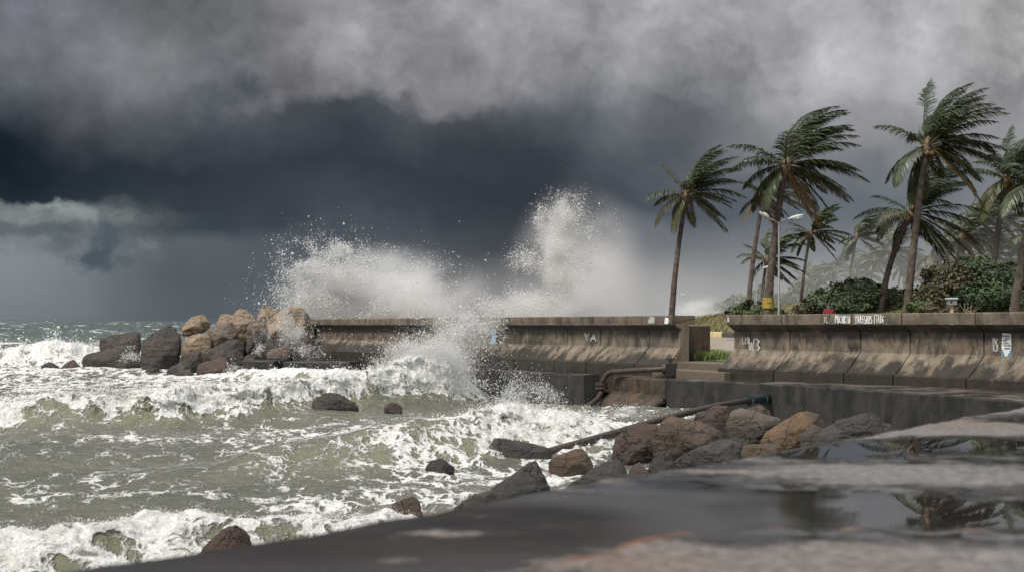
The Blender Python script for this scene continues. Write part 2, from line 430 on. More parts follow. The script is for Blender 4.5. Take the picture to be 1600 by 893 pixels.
R_TAN = m_rock("tan_stone", (.30, .225, .155), (.21, .15, .10), (.105, .075, .052), 0.8, .5)
R_GRB = m_rock("greybrown_stone", (.17, .132, .10), (.105, .08, .06), (.05, .038, .03), 0.95, .5)
R_DRK = m_rock("wet_dark_stone", (.034, .029, .026), (.062, .046, .036), (.018, .016, .015), 0.4, .4)
R_RED = m_rock("reddish_stone", (.095, .050, .034), (.055, .038, .031), (.035, .026, .022), 0.2, .5)
R_ORG = m_rock("orange_brown_stone", (.165, .098, .046), (.085, .056, .034), (.036, .027, .020), 0.1, .45)
R_PAL = m_rock("pale_topped_stone", (.27, .22, .165), (.13, .10, .072), (.055, .042, .030), 0.85, .4)
R_BRN = m_rock("brown_stone", (.118, .082, .050), (.066, .047, .032), (.036, .027, .021), 0.15, .5)
R_GRY = m_rock("grey_stone", (.068, .062, .055), (.032, .031, .031), (.062, .043, .028), 0.15, .5)

M_RUST = simple("rusty_pipe", (.048, .032, .026), .55, .5, 9)
M_TEAL = simple("teal_fitting", (.014, .030, .031), .5, .45, 14)
M_BLACK = simple("black_iron", (.018, .017, .016), .5, .3)
M_PAINT = simple("white_paint", (.72, .72, .70), .7, .25, 22)
M_FADED = simple("faded_white_paint", (.40, .39, .37), .8, .5, 25)
M_BLUEP = simple("pale_blue_paint", (.33, .47, .58), .7, .3, 12)
M_TEALP = simple("teal_paint", (.10, .25, .33), .7, .3, 12)
M_INK = simple("dark_blue_ink", (.06, .09, .13), .7, .2)
M_METAL = simple("grey_galvanised", (.14, .145, .155), .45, .15, 4)
M_WHITE = simple("white_enamel", (.44, .45, .46), .4, .08, 6)
M_GLASS = simple("lamp_glass", (.30, .32, .34), .15, .1)
M_YEL = simple("yellow_paint", (.30, .21, .03), .6, .2, 10)
M_CREAM = simple("cream_paint", (.55, .45, .24), .7, .25, 6)
M_KDARK = simple("black_kerb_paint", (.07, .062, .055), .7, .3, 6)
M_WOOD = simple("pale_post_wood", (.42, .34, .24), .8, .2, 8)
M_RED = simple("red_cloth", (.17, .016, .015), .8, .15, 8)
M_SKIN = simple("skin", (.16, .085, .055), .6, .1, 8)
M_HAIR = simple("black_hair", (.015, .012, .011), .6, .2, 20)
M_DENIM = simple("dark_trousers", (.03, .035, .05), .85, .2, 10)
M_GREYBOX = simple("grey_enamel", (.20, .21, .23), .5, .15, 6)
# ================================================================== the sea
W1 = [(-900,846,12.9,.3),(-60,842,13.2,.95),(0,836,13.4,1),(100,825,13.6,1),(200,806,14.0,1),(262,797,14.2,.75),(350,804,14.2,.75),(437,800,14.4,.8),(560,800,14.6,.9),(640,800,15,.8),(760,812,15.5,.4)]
W2 = [(330,706,23.4,.0),(380,696,24,.15),(460,684,24.4,.3),(540,670,25,.35),(620,656,25.6,.4),(700,654,26,.5),(760,640,26.8,.9),(800,628,27.5,1),(860,636,27.8,1),(930,652,28.2,.8),(965,672,28.6,.5),(1000,690,29,.2)]
W3 = [(-900,632,32,1),(-80,632,33,1),(0,624,33.2,1),(100,614,33.6,1),(200,609,34.2,1),(300,607,35,1),(400,602,36.5,1),(480,595,38,1),(560,582,40,1),(620,563,41.5,1),(660,553,42.4,1),(700,562,43.3,1),(730,590,44,.9),(770,610,44.6,.3)]
W4 = [(-500,552,72,.6),(-60,546,74,.7),(0,548,74,.8),(40,540,74,1),(85,529,75,1),(120,536,75,1),(160,545,76,1),(230,551,77,.9),(330,556,78,.6)]
W5 = [(330,572,57,.8),(400,578,57,1),(470,576,57.2,1),(540,577,57.2,1),(600,580,57,.9)]
def crest(w):
    X = [(p[0]-800)/F*p[2] for p in w]; Y = [p[2] for p in w]
    H = [max(0.0, CZ-(p[1]-HZ)*p[2]/F) for p in w]; H[0] *= .5
    return np.array(X), np.array(Y), np.array(H), np.array([p[3] for p in w])
#        crest, front width, back width, foam run in front, lace run behind
BREAK = [(crest(W1), .75, 1.1, 1.9, 2.6), (crest(W2), 1.5, 2.0, 3.0, 4.5), (crest(W3), 1.05, 2.6, 2.0, 6.0), (crest(W4), 1.7, 4.0, 4.0, 8.0), (crest(W5), 1.2, 2.0, 2.0, 3.0)]
# foam patches: px, py, rx, ry (photo pixels on still water), amount
PATCH = [(120,580,230,16,.85),(330,592,220,12,.75),(520,600,120,14,.7),(60,602,160,10,.62),
         (520,668,230,12,.62),(300,690,230,10,.46),(620,700,180,34,.42),(700,735,170,22,.58),(880,690,110,40,.85),(860,740,120,24,.72),
         (960,668,70,26,.95),(640,770,160,18,.60),(500,780,200,14,.52),(250,770,260,16,.36),(80,745,150,14,.42),(80,770,120,12,.50),(420,740,160,16,.40),(700,615,90,10,.7),(850,625,120,10,.7),(770,790,100,20,.6),
         (140,700,180,8,.30),(300,735,140,8,.34)]
def sea_fn(X, Y):
    z = np.zeros_like(X); foam = np.zeros_like(X); thick = np.zeros_like(X); face = np.zeros_like(X); push = np.zeros_like(X)
    wob = fbm(X*.16, Y*.16, X*0, 2)*1.2
    near = sstep(150, 60, Y)
    for lam, amp, ang, sd_ in ((15, .16, .18, 1), (8.5, .10, -.15, 2), (4.7, .055, .35, 3), (2.6, .03, -.4, 4)):
        ph = (Y*math.cos(ang)+X*math.sin(ang))/lam*6.283+wob*9/lam*2+sd_*1.7
        s = np.sin(ph); z += amp*(1-2*np.abs(np.sin(ph*.5))**1.2)*.8*np.clip(.6+fbm(X*.1+sd_*9, Y*.1, X*0, 2)*.7, 0, 1.4)
    farw = sstep(70, 160, Y)*sstep(3500, 600, Y)
    for lam, amp, ang, sd_ in ((46, .42, .1, 5), (27, .28, -.2, 6)):
        ph = (Y*math.cos(ang)+X*math.sin(ang))/lam*6.283+wob*3+sd_
        z += farw*amp*(1-2*np.abs(np.sin(ph*.5))**1.3)*np.clip(.5+fbm(X*.03+sd_*9, Y*.03, X*0, 2), 0, 1.5)
    z += (.085*fbm(X*.5, Y*.8, X*0, 5, .55)-.075*np.abs(fbm(X*.75, Y*1.35, X*0+9, 5, .55)))*sstep(400, 60, Y)
    foam += .23+.26*fbm(X*.13, Y*.26, X*0+3, 4)
    foam = foam*sstep(260, 40, Y)
    # white horses far out
    wh = sstep(.62, .85, fbm(X*.07, Y*.16, X*0+8, 4)+.35*sstep(70, 110, Y)-.1)*sstep(50, 90, Y)
    foam = np.maximum(foam, .75*wh*sstep(3000, 150, Y))
    for px, py, rx, ry, am in PATCH:
        Yc = CZ*F/(py-HZ); Xc = (px-800)/F*Yc; Rx = rx/F*Yc; Ry = ry/(py-HZ)*Yc
        d = ((X-Xc)/Rx)**2+((Y-Yc)/Ry)**2
        wgt = np.exp(-d*.9)
        foam = np.maximum(foam, (am+.10*fbm(X*.5, Y*.5, X*0+px, 3))*wgt)
    jag = fbm(X*.7, X*0, X*0, 4)*.28+fbm(X*2.2, Y*.6, X*0+5, 3)*.10
    for bi, ((cx, cy, ch, cf), wf, wb, lf, lb) in enumerate(BREAK):
        yc = np.interp(X, cx, cy)+jag*(1.6 if bi == 3 else 1.0 if bi else .6)
        h = np.interp(X, cx, ch, left=ch[0], right=0); fs = np.interp(X, cx, cf, left=cf[0], right=0)
        ends = sstep(cx[-1]+.3+wb*.8, cx[-1]-.2, X)*sstep(cx[0]-4, cx[0]+2, X)
        h = h*ends*(1+.18*fbm(X*.8, X*0+bi, X*0, 3)); fs = fs*ends
        t = Y-yc
        prof = np.where(t > 0, np.exp(-(t/wb)**2), 1/(1+(np.abs(t)/wf)**2.4))
        z = z*(1-prof*.8*(h > .05))+h*prof
        z -= .10*h*np.exp(-((t+wf*3.2)/(wf*1.6))**2)
        hole = fbm(X*.9, Y*.9, X*0+bi, 4, .6); ff = fs*sstep(-lf+hole*1.3, -lf*.35+hole*1.3, t)*sstep(lb*.35, -.1, t)
        foam = np.maximum(foam, ff*(1.02+.26*hole)*sstep(.02, .2, h))
        push = push+prof**2*h*.30*np.clip(fs+.2, 0, 1)
        foam = np.maximum(foam, (.62*np.clip(fs+.15, 0, 1))*sstep(lb*1.5, lb*.2, t)*(t > 0)*sstep(.02, .2, h))
        foam = np.maximum(foam, .95*np.exp(-(t/(.16+.05*wb))**2)*np.clip(fs+.25, 0, 1)*(h > .1)*ends)   # crest lip
        thick = np.maximum(thick, ff*np.clip(h*1.4, 0, 1.2))
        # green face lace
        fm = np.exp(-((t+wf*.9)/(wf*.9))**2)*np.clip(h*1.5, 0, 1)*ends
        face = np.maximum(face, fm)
        foam = np.maximum(foam, .30*fm)
    z += .30*np.exp(-((X+17)/8)**2-((Y-64)/7)**2)+.22*np.exp(-((X+4.8)/2.5)**2-((Y-35.8)/1.6)**2)
    # trough and backwash against the ledge
    z -= .30*np.exp(-((X-.6)/2.6)**2-((Y-46)/3.5)**2)
    sc = 1.0
    b = billow(X*1.0, Y*1.0, z*1.3, 2)*.16+billow(X*2.9, Y*2.9, z*3, 2)*.12+billow(X*8, Y*8, z*8, 2, .5)*.06
    z += thick*(b-.12)*.62
    push = push+thick*(.20*fbm(X*1.3+7, Y*1.3, z*2.2, 3, .5)+.035*fbm(X*6, Y*6, z*7, 2))
    z += sstep(.45, 1.0, foam)*.05*fbm(X*3, Y*3, X*0+1, 3)*sstep(120, 50, Y)
    return z, foam, thick, face, push
us = np.concatenate([np.linspace(-1.3, -.42, 50), np.linspace(-.42, .15, 950)[1:], np.linspace(.15, .9, 60)[1:]])
rows = [3.5]
while rows[-1] < 11: rows.append(rows[-1]*1.012)
while rows[-1] < 85: rows.append(rows[-1]*1.0027)
while rows[-1] < 9000: rows.append(rows[-1]*(1.0032+.012*min(1, (rows[-1]-85)/900)))
ys = np.array(rows)
# per column, put more rows where a wave front stands up
Yg = np.zeros((len(ys), len(us))); Ug = np.broadcast_to(us[None, :], Yg.shape)
yf = np.exp(np.linspace(math.log(ys[0]), math.log(ys[-1]), 6000)); dens0 = np.interp(yf, ys[:-1], 1/np.diff(ys))
for j, u in enumerate(us):
    d = dens0.copy()
    for (cx, cy, ch, cf), wf, wb, lf, lb in BREAK[:3]:
        Yc = 25.0
        for _ in range(12): Yc = float(np.interp(u*(Yc+2), cx, cy))
        d = d*(1+2.6*np.exp(-((yf-Yc+wf*.5)/(wf*1.5+.3))**2))
    c = np.concatenate([[0], np.cumsum((d[1:]+d[:-1])*.5*np.diff(yf))])
    Yg[:, j] = np.interp(np.linspace(0, c[-1], len(ys)), c, yf)
Xg = Ug*(Yg+2.0)
zz, foam, thick, face, push = sea_fn(Xg, Yg); Yv = Yg-push
thk = thick
sea = mknp("sea", np.stack([Xg.ravel(), Yv.ravel(), zz.ravel()], 1), gridfaces(len(ys), len(us)), M_WATER, smooth=True)
attr(sea, "foam", foam.ravel()); attr(sea, "face", face.ravel())
tag(sea, "rough grey green sea streaked with white foam", "sea", kind="structure")
m_bed = simple("sea_floor_sand", (.10, .09, .07), .9)
tag(mk("seabed", [(-9000, -400, -4), (9000, -400, -4), (9000, 12000, -4), (-9000, 12000, -4)], [(0, 1, 2, 3)], m_bed), "dark sand under the sea", "seabed", kind="structure")
def seaz(x, y): return float(sea_fn(np.array([x]), np.array([y]))[0][0])

# ================================================================== droplets
OCT_V = np.array([(1,1,1),(-1,-1,1),(-1,1,-1),(1,-1,-1)], float)*.75
OCT_F = np.array([(0,1,3),(0,2,1),(0,3,2),(1,2,3)])
def droplets(name, pts, rad, label, cat="wave splash", group=None, stretch=None):
    n = len(pts); q = rng.normal(size=(n, 3)); q /= np.linalg.norm(q, axis=1)[:, None]
    r2 = np.cross(q, np.array([.3, .5, .81])); r2 /= np.linalg.norm(r2, axis=1)[:, None]; r3 = np.cross(q, r2)
    R = np.stack([q, r2, r3], 1)
    s = rad[:, None]*rng.uniform(.6, 1.5, (n, 3))
    V = np.einsum('vk,nk,nkj->nvj', OCT_V, s, R)+pts[:, None, :]
    Fa = (OCT_F[None]+4*np.arange(n)[:, None, None]).reshape(-1, 3)
    o = mknp(name, V.reshape(-1, 3), Fa, M_SPRAY, smooth=True)
    return tag(o, label, cat, group, "stuff")
def cloud(blobs, seed, size, freq=.9, thr=-.05, soft=.5):
    """blobs: (px, py, rx, ry, Y, dY, n); points thinned by turbulent noise so the spray breaks into clumps and strands"""
    g = np.random.default_rng(seed); out = []; rr = []
    for px, py, rx, ry, Y, dY, nn in blobs:
        nn = int(nn*4.5)
        a = g.normal(size=(nn, 3))
        a *= (1+ .35*np.abs(g.normal(size=(nn, 1))))*.62
        yy = Y+a[:, 2]*dY; x = (px+a[:, 0]*rx-800)/F*yy; z = CZ-(py+a[:, 1]*ry-HZ)/F*yy
        nz = fbm(x*freq+seed, yy*freq*.5, z*freq, 4, .6)
        keep = nz > thr+soft*g.uniform(-.5, .5, nn)+.18*(np.linalg.norm(a, axis=1)-.9)
        out.append(np.stack([x, yy, z], 1)[keep]); rr.append((size*.36*np.exp(g.normal(0, .55, nn)))[keep]*Y/50)
    return np.concatenate(out), np.concatenate(rr)
# left plume at the wall's far end
pts, rad = cloud([(500,450,46,44,69,2,9000),(470,415,20,26,69,1.5,3500),(530,415,40,26,69,2,5000),(560,470,75,26,69,2.5,8000),(620,485,70,14,69,2.5,4000),(540,390,20,10,69,1.5,900),(610,440,70,34,70,2.5,3000),(475,470,16,30,69,1.5,2500),(480,540,14,20,66,1,900)], 11, .021, 1.0, .02)
droplets("wave_splash", pts, rad, "broad white burst of spray at the far left end of the sea wall", group="bursts of spray")
# tall plume crossing the wall
pts, rad = cloud([(884,338,20,24,56,1.2,3000),(846,350,10,20,56,1,1000),(866,385,20,34,56,1.2,3800),(822,408,22,20,55.5,1.2,1300),(868,430,26,30,55,1.2,4200),(838,468,34,18,54.5,1.2,5000),(915,390,26,44,57,1.5,1500),(884,314,9,13,56,.8,600),(800,486,34,12,53,1,2600),(765,484,30,14,51,1,2600),(740,500,34,22,49.5,1,3600),(715,525,36,26,48,1,4200),(690,545,44,22,46.5,1,3800),(780,500,24,26,50,1,900),(700,490,40,16,49,1,500)], 23, .019, 1.15, .05)
droplets("wave_splash", pts, rad, "tall leaning column of white spray leaping over the middle of the wall", group="bursts of spray")
# burst where the breaker piles against the ledge
pts, rad = cloud([(660,560,40,24,43.4,1.0,9000),(690,590,34,30,43.6,1.0,8000),(640,585,60,22,42.6,1.0,8000),(600,600,60,18,41,1,5000),(715,600,14,30,43.8,.6,2200),(640,545,30,10,43,.8,1500)], 31, .020, 1.2, -.1)
droplets("wave_splash", pts, rad, "heap of white water breaking against the corner of the low ledge", group="bursts of spray")
# small burst before the ledge
pts, rad = cloud([(812,625,26,20,29.2,.5,2600),(800,605,22,22,29.4,.4,1000),(845,618,26,18,29.4,.5,1200),(790,640,30,14,28.4,.5,1800),(830,655,44,16,27.6,.5,2600),(800,580,40,20,30,.6,260),(900,650,60,10,28.2,.6,1400),(980,645,30,10,28.6,.5,1100)], 41, .017, 2.0, .06)
droplets("wave_splash", pts, rad, "small splash of drops in front of the grey ledge wall", group="bursts of spray")
# spray on the boulders near the wall end
pts, rad = cloud([(455,520,26,14,60.5,.6,2600),(470,545,20,14,60,.6,2000),(450,497,30,16,60.5,.6,1200),(205,555,14,12,66,.5,900),(365,575,10,10,58,.5,700),(405,545,6,10,59,.4,250)], 43, .016, 1.5, .05)
droplets("wave_splash", pts, rad, "thin white spray running down the boulders beside the wall end", group="bursts of spray")
# foam thrown up along the crests
def crest_spray(w, n, seed, size, up, back, label, x0=-1e9, x1=1e9):
    (cx, cy, ch, cf) = crest(w); g = np.random.default_rng(seed)
    x = g.uniform(max(cx[0], x0), min(cx[-1], x1), n); yc = np.interp(x, cx, cy); h = np.interp(x, cx, ch); f = np.interp(x, cx, cf)
    k = fbm(x*1.6+seed, x*0, x*0, 4)
    keep = (k+g.normal(0, .25, n) > .05) & (g.uniform(0, 1, n) < f)
    x, yc, h, k = x[keep], yc[keep], h[keep], k[keep]; m = len(x)
    y = yc+g.normal(-.15, back, m); z = h+np.abs(g.normal(0, 1, m))*up*np.clip(.5+k, .2, 1.6)-.05
    droplets("crest_spray", np.stack([x, y, z], 1), .7*size*np.exp(g.normal(0, .45, m)), label, "crest spray", "spray thrown up along wave crests")
crest_spray(W1, 5000, 51, .0055, .055, .12, "drops flying off the nearest wave at lower left", -6.5)
crest_spray(W2, 3000, 52, .010, .10, .2, "drops flying off the green wave in the middle")
crest_spray(W3, 9000, 53, .014, .14, .35, "drops flying off the long white breaker before the boulders", -16)
crest_spray(W4, 3500, 54, .030, .35, .6, "drops flying off the distant breaker at far left", -31)

gi = np.random.default_rng(77); prob = np.clip(thk-.12, 0, 1)*(np.abs(Ug+.13) < .30)*(Yg < 90)
flat_i = gi.choice(prob.size, 26000, p=(prob/prob.sum()).ravel())
fp = np.stack([Xg.ravel()[flat_i], Yv.ravel()[flat_i], zz.ravel()[flat_i]], 1); sc_ = fp[:, 1]/30
fp = fp+gi.normal(0, 1, fp.shape)*np.array([.05, .05, 0])*sc_[:, None]
fp[:, 2] += gi.exponential(.035, len(fp))*sc_
droplets("froth", fp, .0065*sc_*np.exp(gi.normal(0, .45, len(fp))), "fine froth and drops tossed off all the breaking white water", "froth")
# ================================================================== the sea wall
def wall_run(a0, a1, label, joints, seed, endcap=True):
    n = max(2, int((a1-a0)/.18)); A = np.linspace(a0, a1, n)
    for j in joints: A = np.concatenate([A, [j-.022, j-.018, j+.018, j+.022]])
    A = np.unique(np.clip(A, a0, a1))
    prof = [(-.52,0,'c'),(.25,0,'c'),(.27,-.02,'c'),(.27,-.255,'c'),(.24,-.265,'c'),(.03,-.40,'s'),(0,-.44,'s'),(0,-.62,'s'),(.0,-.80,'s'),(.0,-.92,'s'),(.085,-1.01,'s'),(.19,-1.13,'s'),(.31,-1.26,'s'),(.45,-1.39,'s'),(.515,-1.41,'s'),(.535,-1.425,'s'),(.535,-1.60,'s'),(.535,-1.9,'s'),(.535,-2.3,'s')]
    Lp = [0]
    for i in range(1, len(prof)): Lp.append(Lp[-1]+math.hypot(prof[i][0]-prof[i-1][0], prof[i][1]-prof[i-1][1]))
    def sheet(rng_i, inner, name, mat, parent, gr):
        V = []; U = []; wet = []; wear = []
        for a in A:
            g = -.085 if any(abs(a-j) < .0195 for j in joints) else 0
            for i in rng_i:
                o, z, _ = prof[i]
                nn = float(pnoise(a*.7+seed, i*.35, 1.5))*.012
                p = W(a, o+g*(1 if o > -.5 else 0)+nn, topz(a)+z); V.append(p); U.append((a, Lp[i]))
                w = .02
                if z < -1.05: w = .22+.75*min(1, (-1.05-z)/.55)
                if -.46 < z < -.26: w = .62  # shade below the coping lip, painted in as a darker band
                if z > -.26: w = .10
                far = min(1, max(0, (a-16)/12)); w += .30*far*(z < -.3)
                if z < -.3: w += max(0, .25+.7*float(pnoise(a*.31+seed, 2.5, 0)))*math.exp(-(min(abs(a-j-.2) for j in joints)/.40)**2)+.34*max(0, float(fbm(a*.38+seed*7, .5, z*.9, 3)))
                wet.append(w); wear.append(max(math.exp(-((z+1.04)/.16)**2), .55*math.exp(-((z+.72)/.22)**2), .5 if -.24 < z < .01 else 0))
        nc = len(rng_i); n0 = len(V)
        for a in A:                                    # inner face of the stem and the underside
            for o, z in inner: V.append(W(a, o, topz(a)+z)); U.append((a, 3)); wet.append(.2); wear.append(0)
        k = len(inner)
        Fs = []
        for r in range(len(A)-1):
            for c in range(nc-1): Fs.append((r*nc+c, r*nc+c+1, (r+1)*nc+c+1, (r+1)*nc+c))
            for c in range(k-1): Fs.append((n0+r*k+c, n0+r*k+c+1, n0+(r+1)*k+c+1, n0+(r+1)*k+c))
            Fs.append((r*nc+nc-1, n0+r*k, n0+(r+1)*k, (r+1)*nc+nc-1))
            Fs.append((n0+r*k+k-1, r*nc, (r+1)*nc, n0+(r+1)*k+k-1))
        for r in (0, len(A)-1):
            loop = [r*nc+c for c in range(nc)]+[n0+r*k+c for c in range(k)]
            Fs.append(tuple(loop if r else loop[::-1]))
        o = mk(name, V, Fs, mat, parent)
        uvl = o.data.uv_layers.new(name="UVMap")
        vi = np.zeros(len(o.data.loops), np.int32); o.data.loops.foreach_get("vertex_index", vi)
        uvl.data.foreach_set("uv", np.array(U, np.float32)[vi].ravel())
        attr(o, "wet", wet); attr(o, "wear", wear)
        return o
    root = empty("sea_wall", W((a0+a1)/2, 0, topz(0)-1.6), label, "sea wall")
    stem = sheet(list(range(4, len(prof))), [(-.30, -2.3), (-.30, -.262)], "stem", M_WALL, root, None)
    cope = sheet(list(range(0, 4)), [(-.52, -.255)], "coping", M_COPE, root, None)
    return root, stem, cope
wall_l, stem_l, cope_l = wall_run(a_of(1063), 42.3, "long stained concrete sea wall on the left, struck by the spray", [13.9, 16.6, 18.6, 21.2, 23.6, 26.5, 30, 34, 38], 1)
wall_r, stem_r, cope_r = wall_run(-11, a_of(1147), "brown stained concrete sea wall on the right with painted white letters", [-8, -4.6, -1.2, 1.05, 3.25, 4.9, 7.5], 2)

def box_world(name, corners, z0, z1, mat, parent=None, wet=None, bev=.02, ztop=None):
    """prism over a polygon; z0/z1 numbers or per-corner lists"""
    n = len(corners); zt = z1 if hasattr(z1, '__len__') else [z1]*n
    V = [Vector((c[0], c[1], z0)) for c in corners]+[Vector((c[0], c[1], zt[i])) for i, c in enumerate(corners)]
    Fs = [tuple(range(n-1, -1, -1)), tuple(range(n, 2*n))]+[(i, (i+1) % n, n+(i+1) % n, n+i) for i in range(n)]
    o = mk(name, V, Fs, mat, parent)
    bm = bmesh.new(); bm.from_mesh(o.data); bmesh.ops.recalc_face_normals(bm, faces=bm.faces); bm.to_mesh(o.data); bm.free()
    if bev: bevel(o, bev, 2)
    return o
# return block behind the left wall's end
c0 = P(1063, 500, 41.6); c1 = P(1096, 500, 42.3)
bl = box_world("end_block", [(c0.x-.3, c0.y+.05), (c1.x, c1.y), (c1.x+.35, c1.y+.6), (c0.x, c0.y+1.0)], CZ-1.9, CZ-.20, M_LEDGEB)
tag(bl, "lower concrete block at the landward end of the left sea wall, beside the steps", "wall block")
# steps in the gap
aL, aR = a_of(1063)+.35, a_of(1147)-.55
st = empty("steps", W((aL+aR)/2, .2, CZ-1.8), "two wet concrete steps in the gap between the two sea walls", "steps")
box_world("step", [W(aR, .75, 0).xy, W(aR, .1, 0).xy, W(aL, .1, 0).xy, W(aL, .75, 0).xy], CZ-2.2, CZ-1.41, M_COPE, st)
box_world("step", [W(aR, .10, 0).xy, W(aR, -1.2, 0).xy, W(aL, -1.2, 0).xy, W(aL, .10, 0).xy], CZ-2.2, CZ-1.215, M_COPE, st)

# ------------------------------------------------------------------ ledge along the wall's foot
E = [P(720,576,51), P(820,580,46.9), P(912,585,43.2)]
E2 = [P(958,587,42.0), P(1040,592,38.8)]
E3 = [P(1040.5,592,38.7), P(1150,596.5,36.2), P(1250,601,33.7), P(1400,611,29.9), P(1600,626,25.5), Vector((13.2,18.6,CZ-1.42))]
def ledge(front, name, label, mat, zlow=-3.0, inset=.0):
    """slab from the front edge back to the wall, with a separate wet top sheet"""
    fr = [Vector(p) for p in front]
    back = []
    for p in fr:
        a = (p-A0).dot(TW); back.append(W(a, -.1, ledgez(a)+.02))
    root = empty(name, (sum((p.x for p in fr))/len(fr), sum((p.y for p in fr))/len(fr), 0), label, "concrete ledge")
    m = MB(); n = len(fr)
    # front face subdivided for a slightly uneven arris
    pts = []
    for i in range(n-1):
        k = max(2, int((fr[i+1]-fr[i]).length/.25))
        for j in range(k): pts.append((lerp(fr[i], fr[i+1], j/k), lerp(back[i], back[i+1], j/k)))
    pts.append((fr[-1], back[-1]))
    V = []; Fs = []
    for i, (p, q) in enumerate(pts):
        w = Vector((0, 0, random.uniform(-.018, .01))); d = (p-q).normalized()
        V += [p+w-d*.03, p+d*random.uniform(-.02, .005)-Vector((0, 0, .035))+w, Vector((p.x, p.y, zlow)), Vector((q.x, q.y, zlow)), Vector(q)]
    N5 = 5
    for i in range(len(pts)-1):
        for c in range(N5): Fs.append((i*N5+c, i*N5+(c+1) % N5, (i+1)*N5+(c+1) % N5, (i+1)*N5+c))
    Fs += [tuple(range(N5)), tuple(range((len(pts)-1)*N5+N5-1, (len(pts)-1)*N5-1, -1))]
    body = mk("body", V, Fs, [mat, M_LTOP], root)
    for f in body.data.polygons:
        if f.normal.z > .8 or f.normal.z < -.8: f.material_index = 1
    bm = bmesh.new(); bm.from_mesh(body.data); bmesh.ops.recalc_face_normals(bm, faces=bm.faces); bm.to_mesh(body.data); bm.free()
    zs = np.array([v.co.z for v in body.data.vertices]); attr(body, "wet", np.interp(zs, [.1, .6, 1.1], [.75, .45, .25]))
    return root
ledge(E, "sea_ledge", "dark wet ledge of cast concrete below the left sea wall", M_LEDGE)
mid = ledge(E2, "sea_ledge", "rusty brown middle piece of the ledge where the bent pipe comes down", M_LEDGEB)
ledge(E3, "sea_ledge", "long grey smooth ledge below the right sea wall, wet on top", M_LEDGE)
# dark recess back wall between the first two ledges
ra, rb = P(905,586,44.9), P(965,588,43.1)
rc = box_world("recess_wall", [(ra.x, ra.y), (rb.x, rb.y), (rb.x+.5, rb.y+.5), (ra.x+.5, ra.y+.5)], -3, CZ-1.70, M_LEDGEB)
attr(rc, "wet", [.9]*8); tag(rc, "dark set-back wall in the notch of the ledge behind the bent pipe", "recess wall")  # one high value all over darkens the whole recess wall
# sloping apron below the brown piece
m = MB(); ap = []
for i, t in enumerate(np.linspace(0, 1, 14)):
    p = lerp(E2[0], E2[1], t); d = Vector((-.80, -.6, 0))
    for k, (o, z) in enumerate(((.02, CZ-2.08), (.30, CZ-2.25), (.72, CZ-2.55), (1.15, CZ-3.1))):
        nz = .05*float(pnoise(t*6, k*.9, 3.3)); ap.append(Vector((p.x, p.y, z))+d*(o+nz)+Vector((0, 0, nz)))
o = mknp("apron", np.array(ap), gridfaces(14, 4), M_LEDGEB, mid, True); attr(o, "wet", [.35]*56)
sol = o.modifiers.new("s", 'SOLIDIFY'); sol.thickness = .15; sol.offset = -1
# broken low ledge among the foam at left
for (x0, x1, yt, Y, lb) in ((377, 428, 562, 58.5, "short broken block of low ledge left of its neighbour, water pouring over it"), (442, 546, 564, 58, "longer broken piece of low ledge in the foam near the wall end")):
    p, q = P(x0, yt, Y), P(x1, yt+1, Y-.4)
    o = box_world("broken_ledge", [(p.x, p.y), (q.x, q.y), (q.x+.4, q.y+1.2), (p.x+.4, p.y+1.3)], -1.5, p.z, M_LEDGE, bev=.06)
    attr(o, "wet", [.6]*8); tag(o, lb, "concrete ledge")

# ------------------------------------------------------------------ paint on the walls
def flat(name, poly, a, o, z, mat, parent, off=.006, th=.004):
    """thin painted patch: poly in (right, up) metres on the wall face at distance a"""
    V = [W(a, o+off, 0)-TW*u+Vector((0, 0, z+v)) for u, v in poly]; n = len(V)
    V += [p-NO*th for p in V]
    Fs = [tuple(range(n)), tuple(range(2*n-1, n-1, -1))]+[(i, n+i, n+(i+1) % n, (i+1) % n) for i in range(n)]
    return mk(name, V, Fs, mat, parent)
def strokes(name, lines, a, o, z, w, mat, parent, off=.018, jit=.25, th=.006):
    m = MB()
    for ln in lines:
        pts = [Vector((u, v)) for u, v in ln]
        for p, q in zip(pts, pts[1:]):
            d = (q-p).normalized(); nrm = Vector((-d.y, d.x)); ww = w*random.uniform(1-jit, 1+jit); p2 = p-d*ww*.35; q2 = q+d*ww*.35
            quad = [p2+nrm*ww*.5, p2-nrm*ww*.5, q2-nrm*ww*.5, q2+nrm*ww*.5]
            V = [W(a, o+off+random.uniform(0, .004), 0)-TW*c.x+Vector((0, 0, z+c.y)) for c in quad]
            V += [v-NO*th for v in V]
            m.add(V, [(0, 1, 2, 3), (7, 6, 5, 4), (0, 4, 5, 1), (1, 5, 6, 2), (2, 6, 7, 3), (3, 7, 4, 0)])
    return m.build(name, mat, parent)
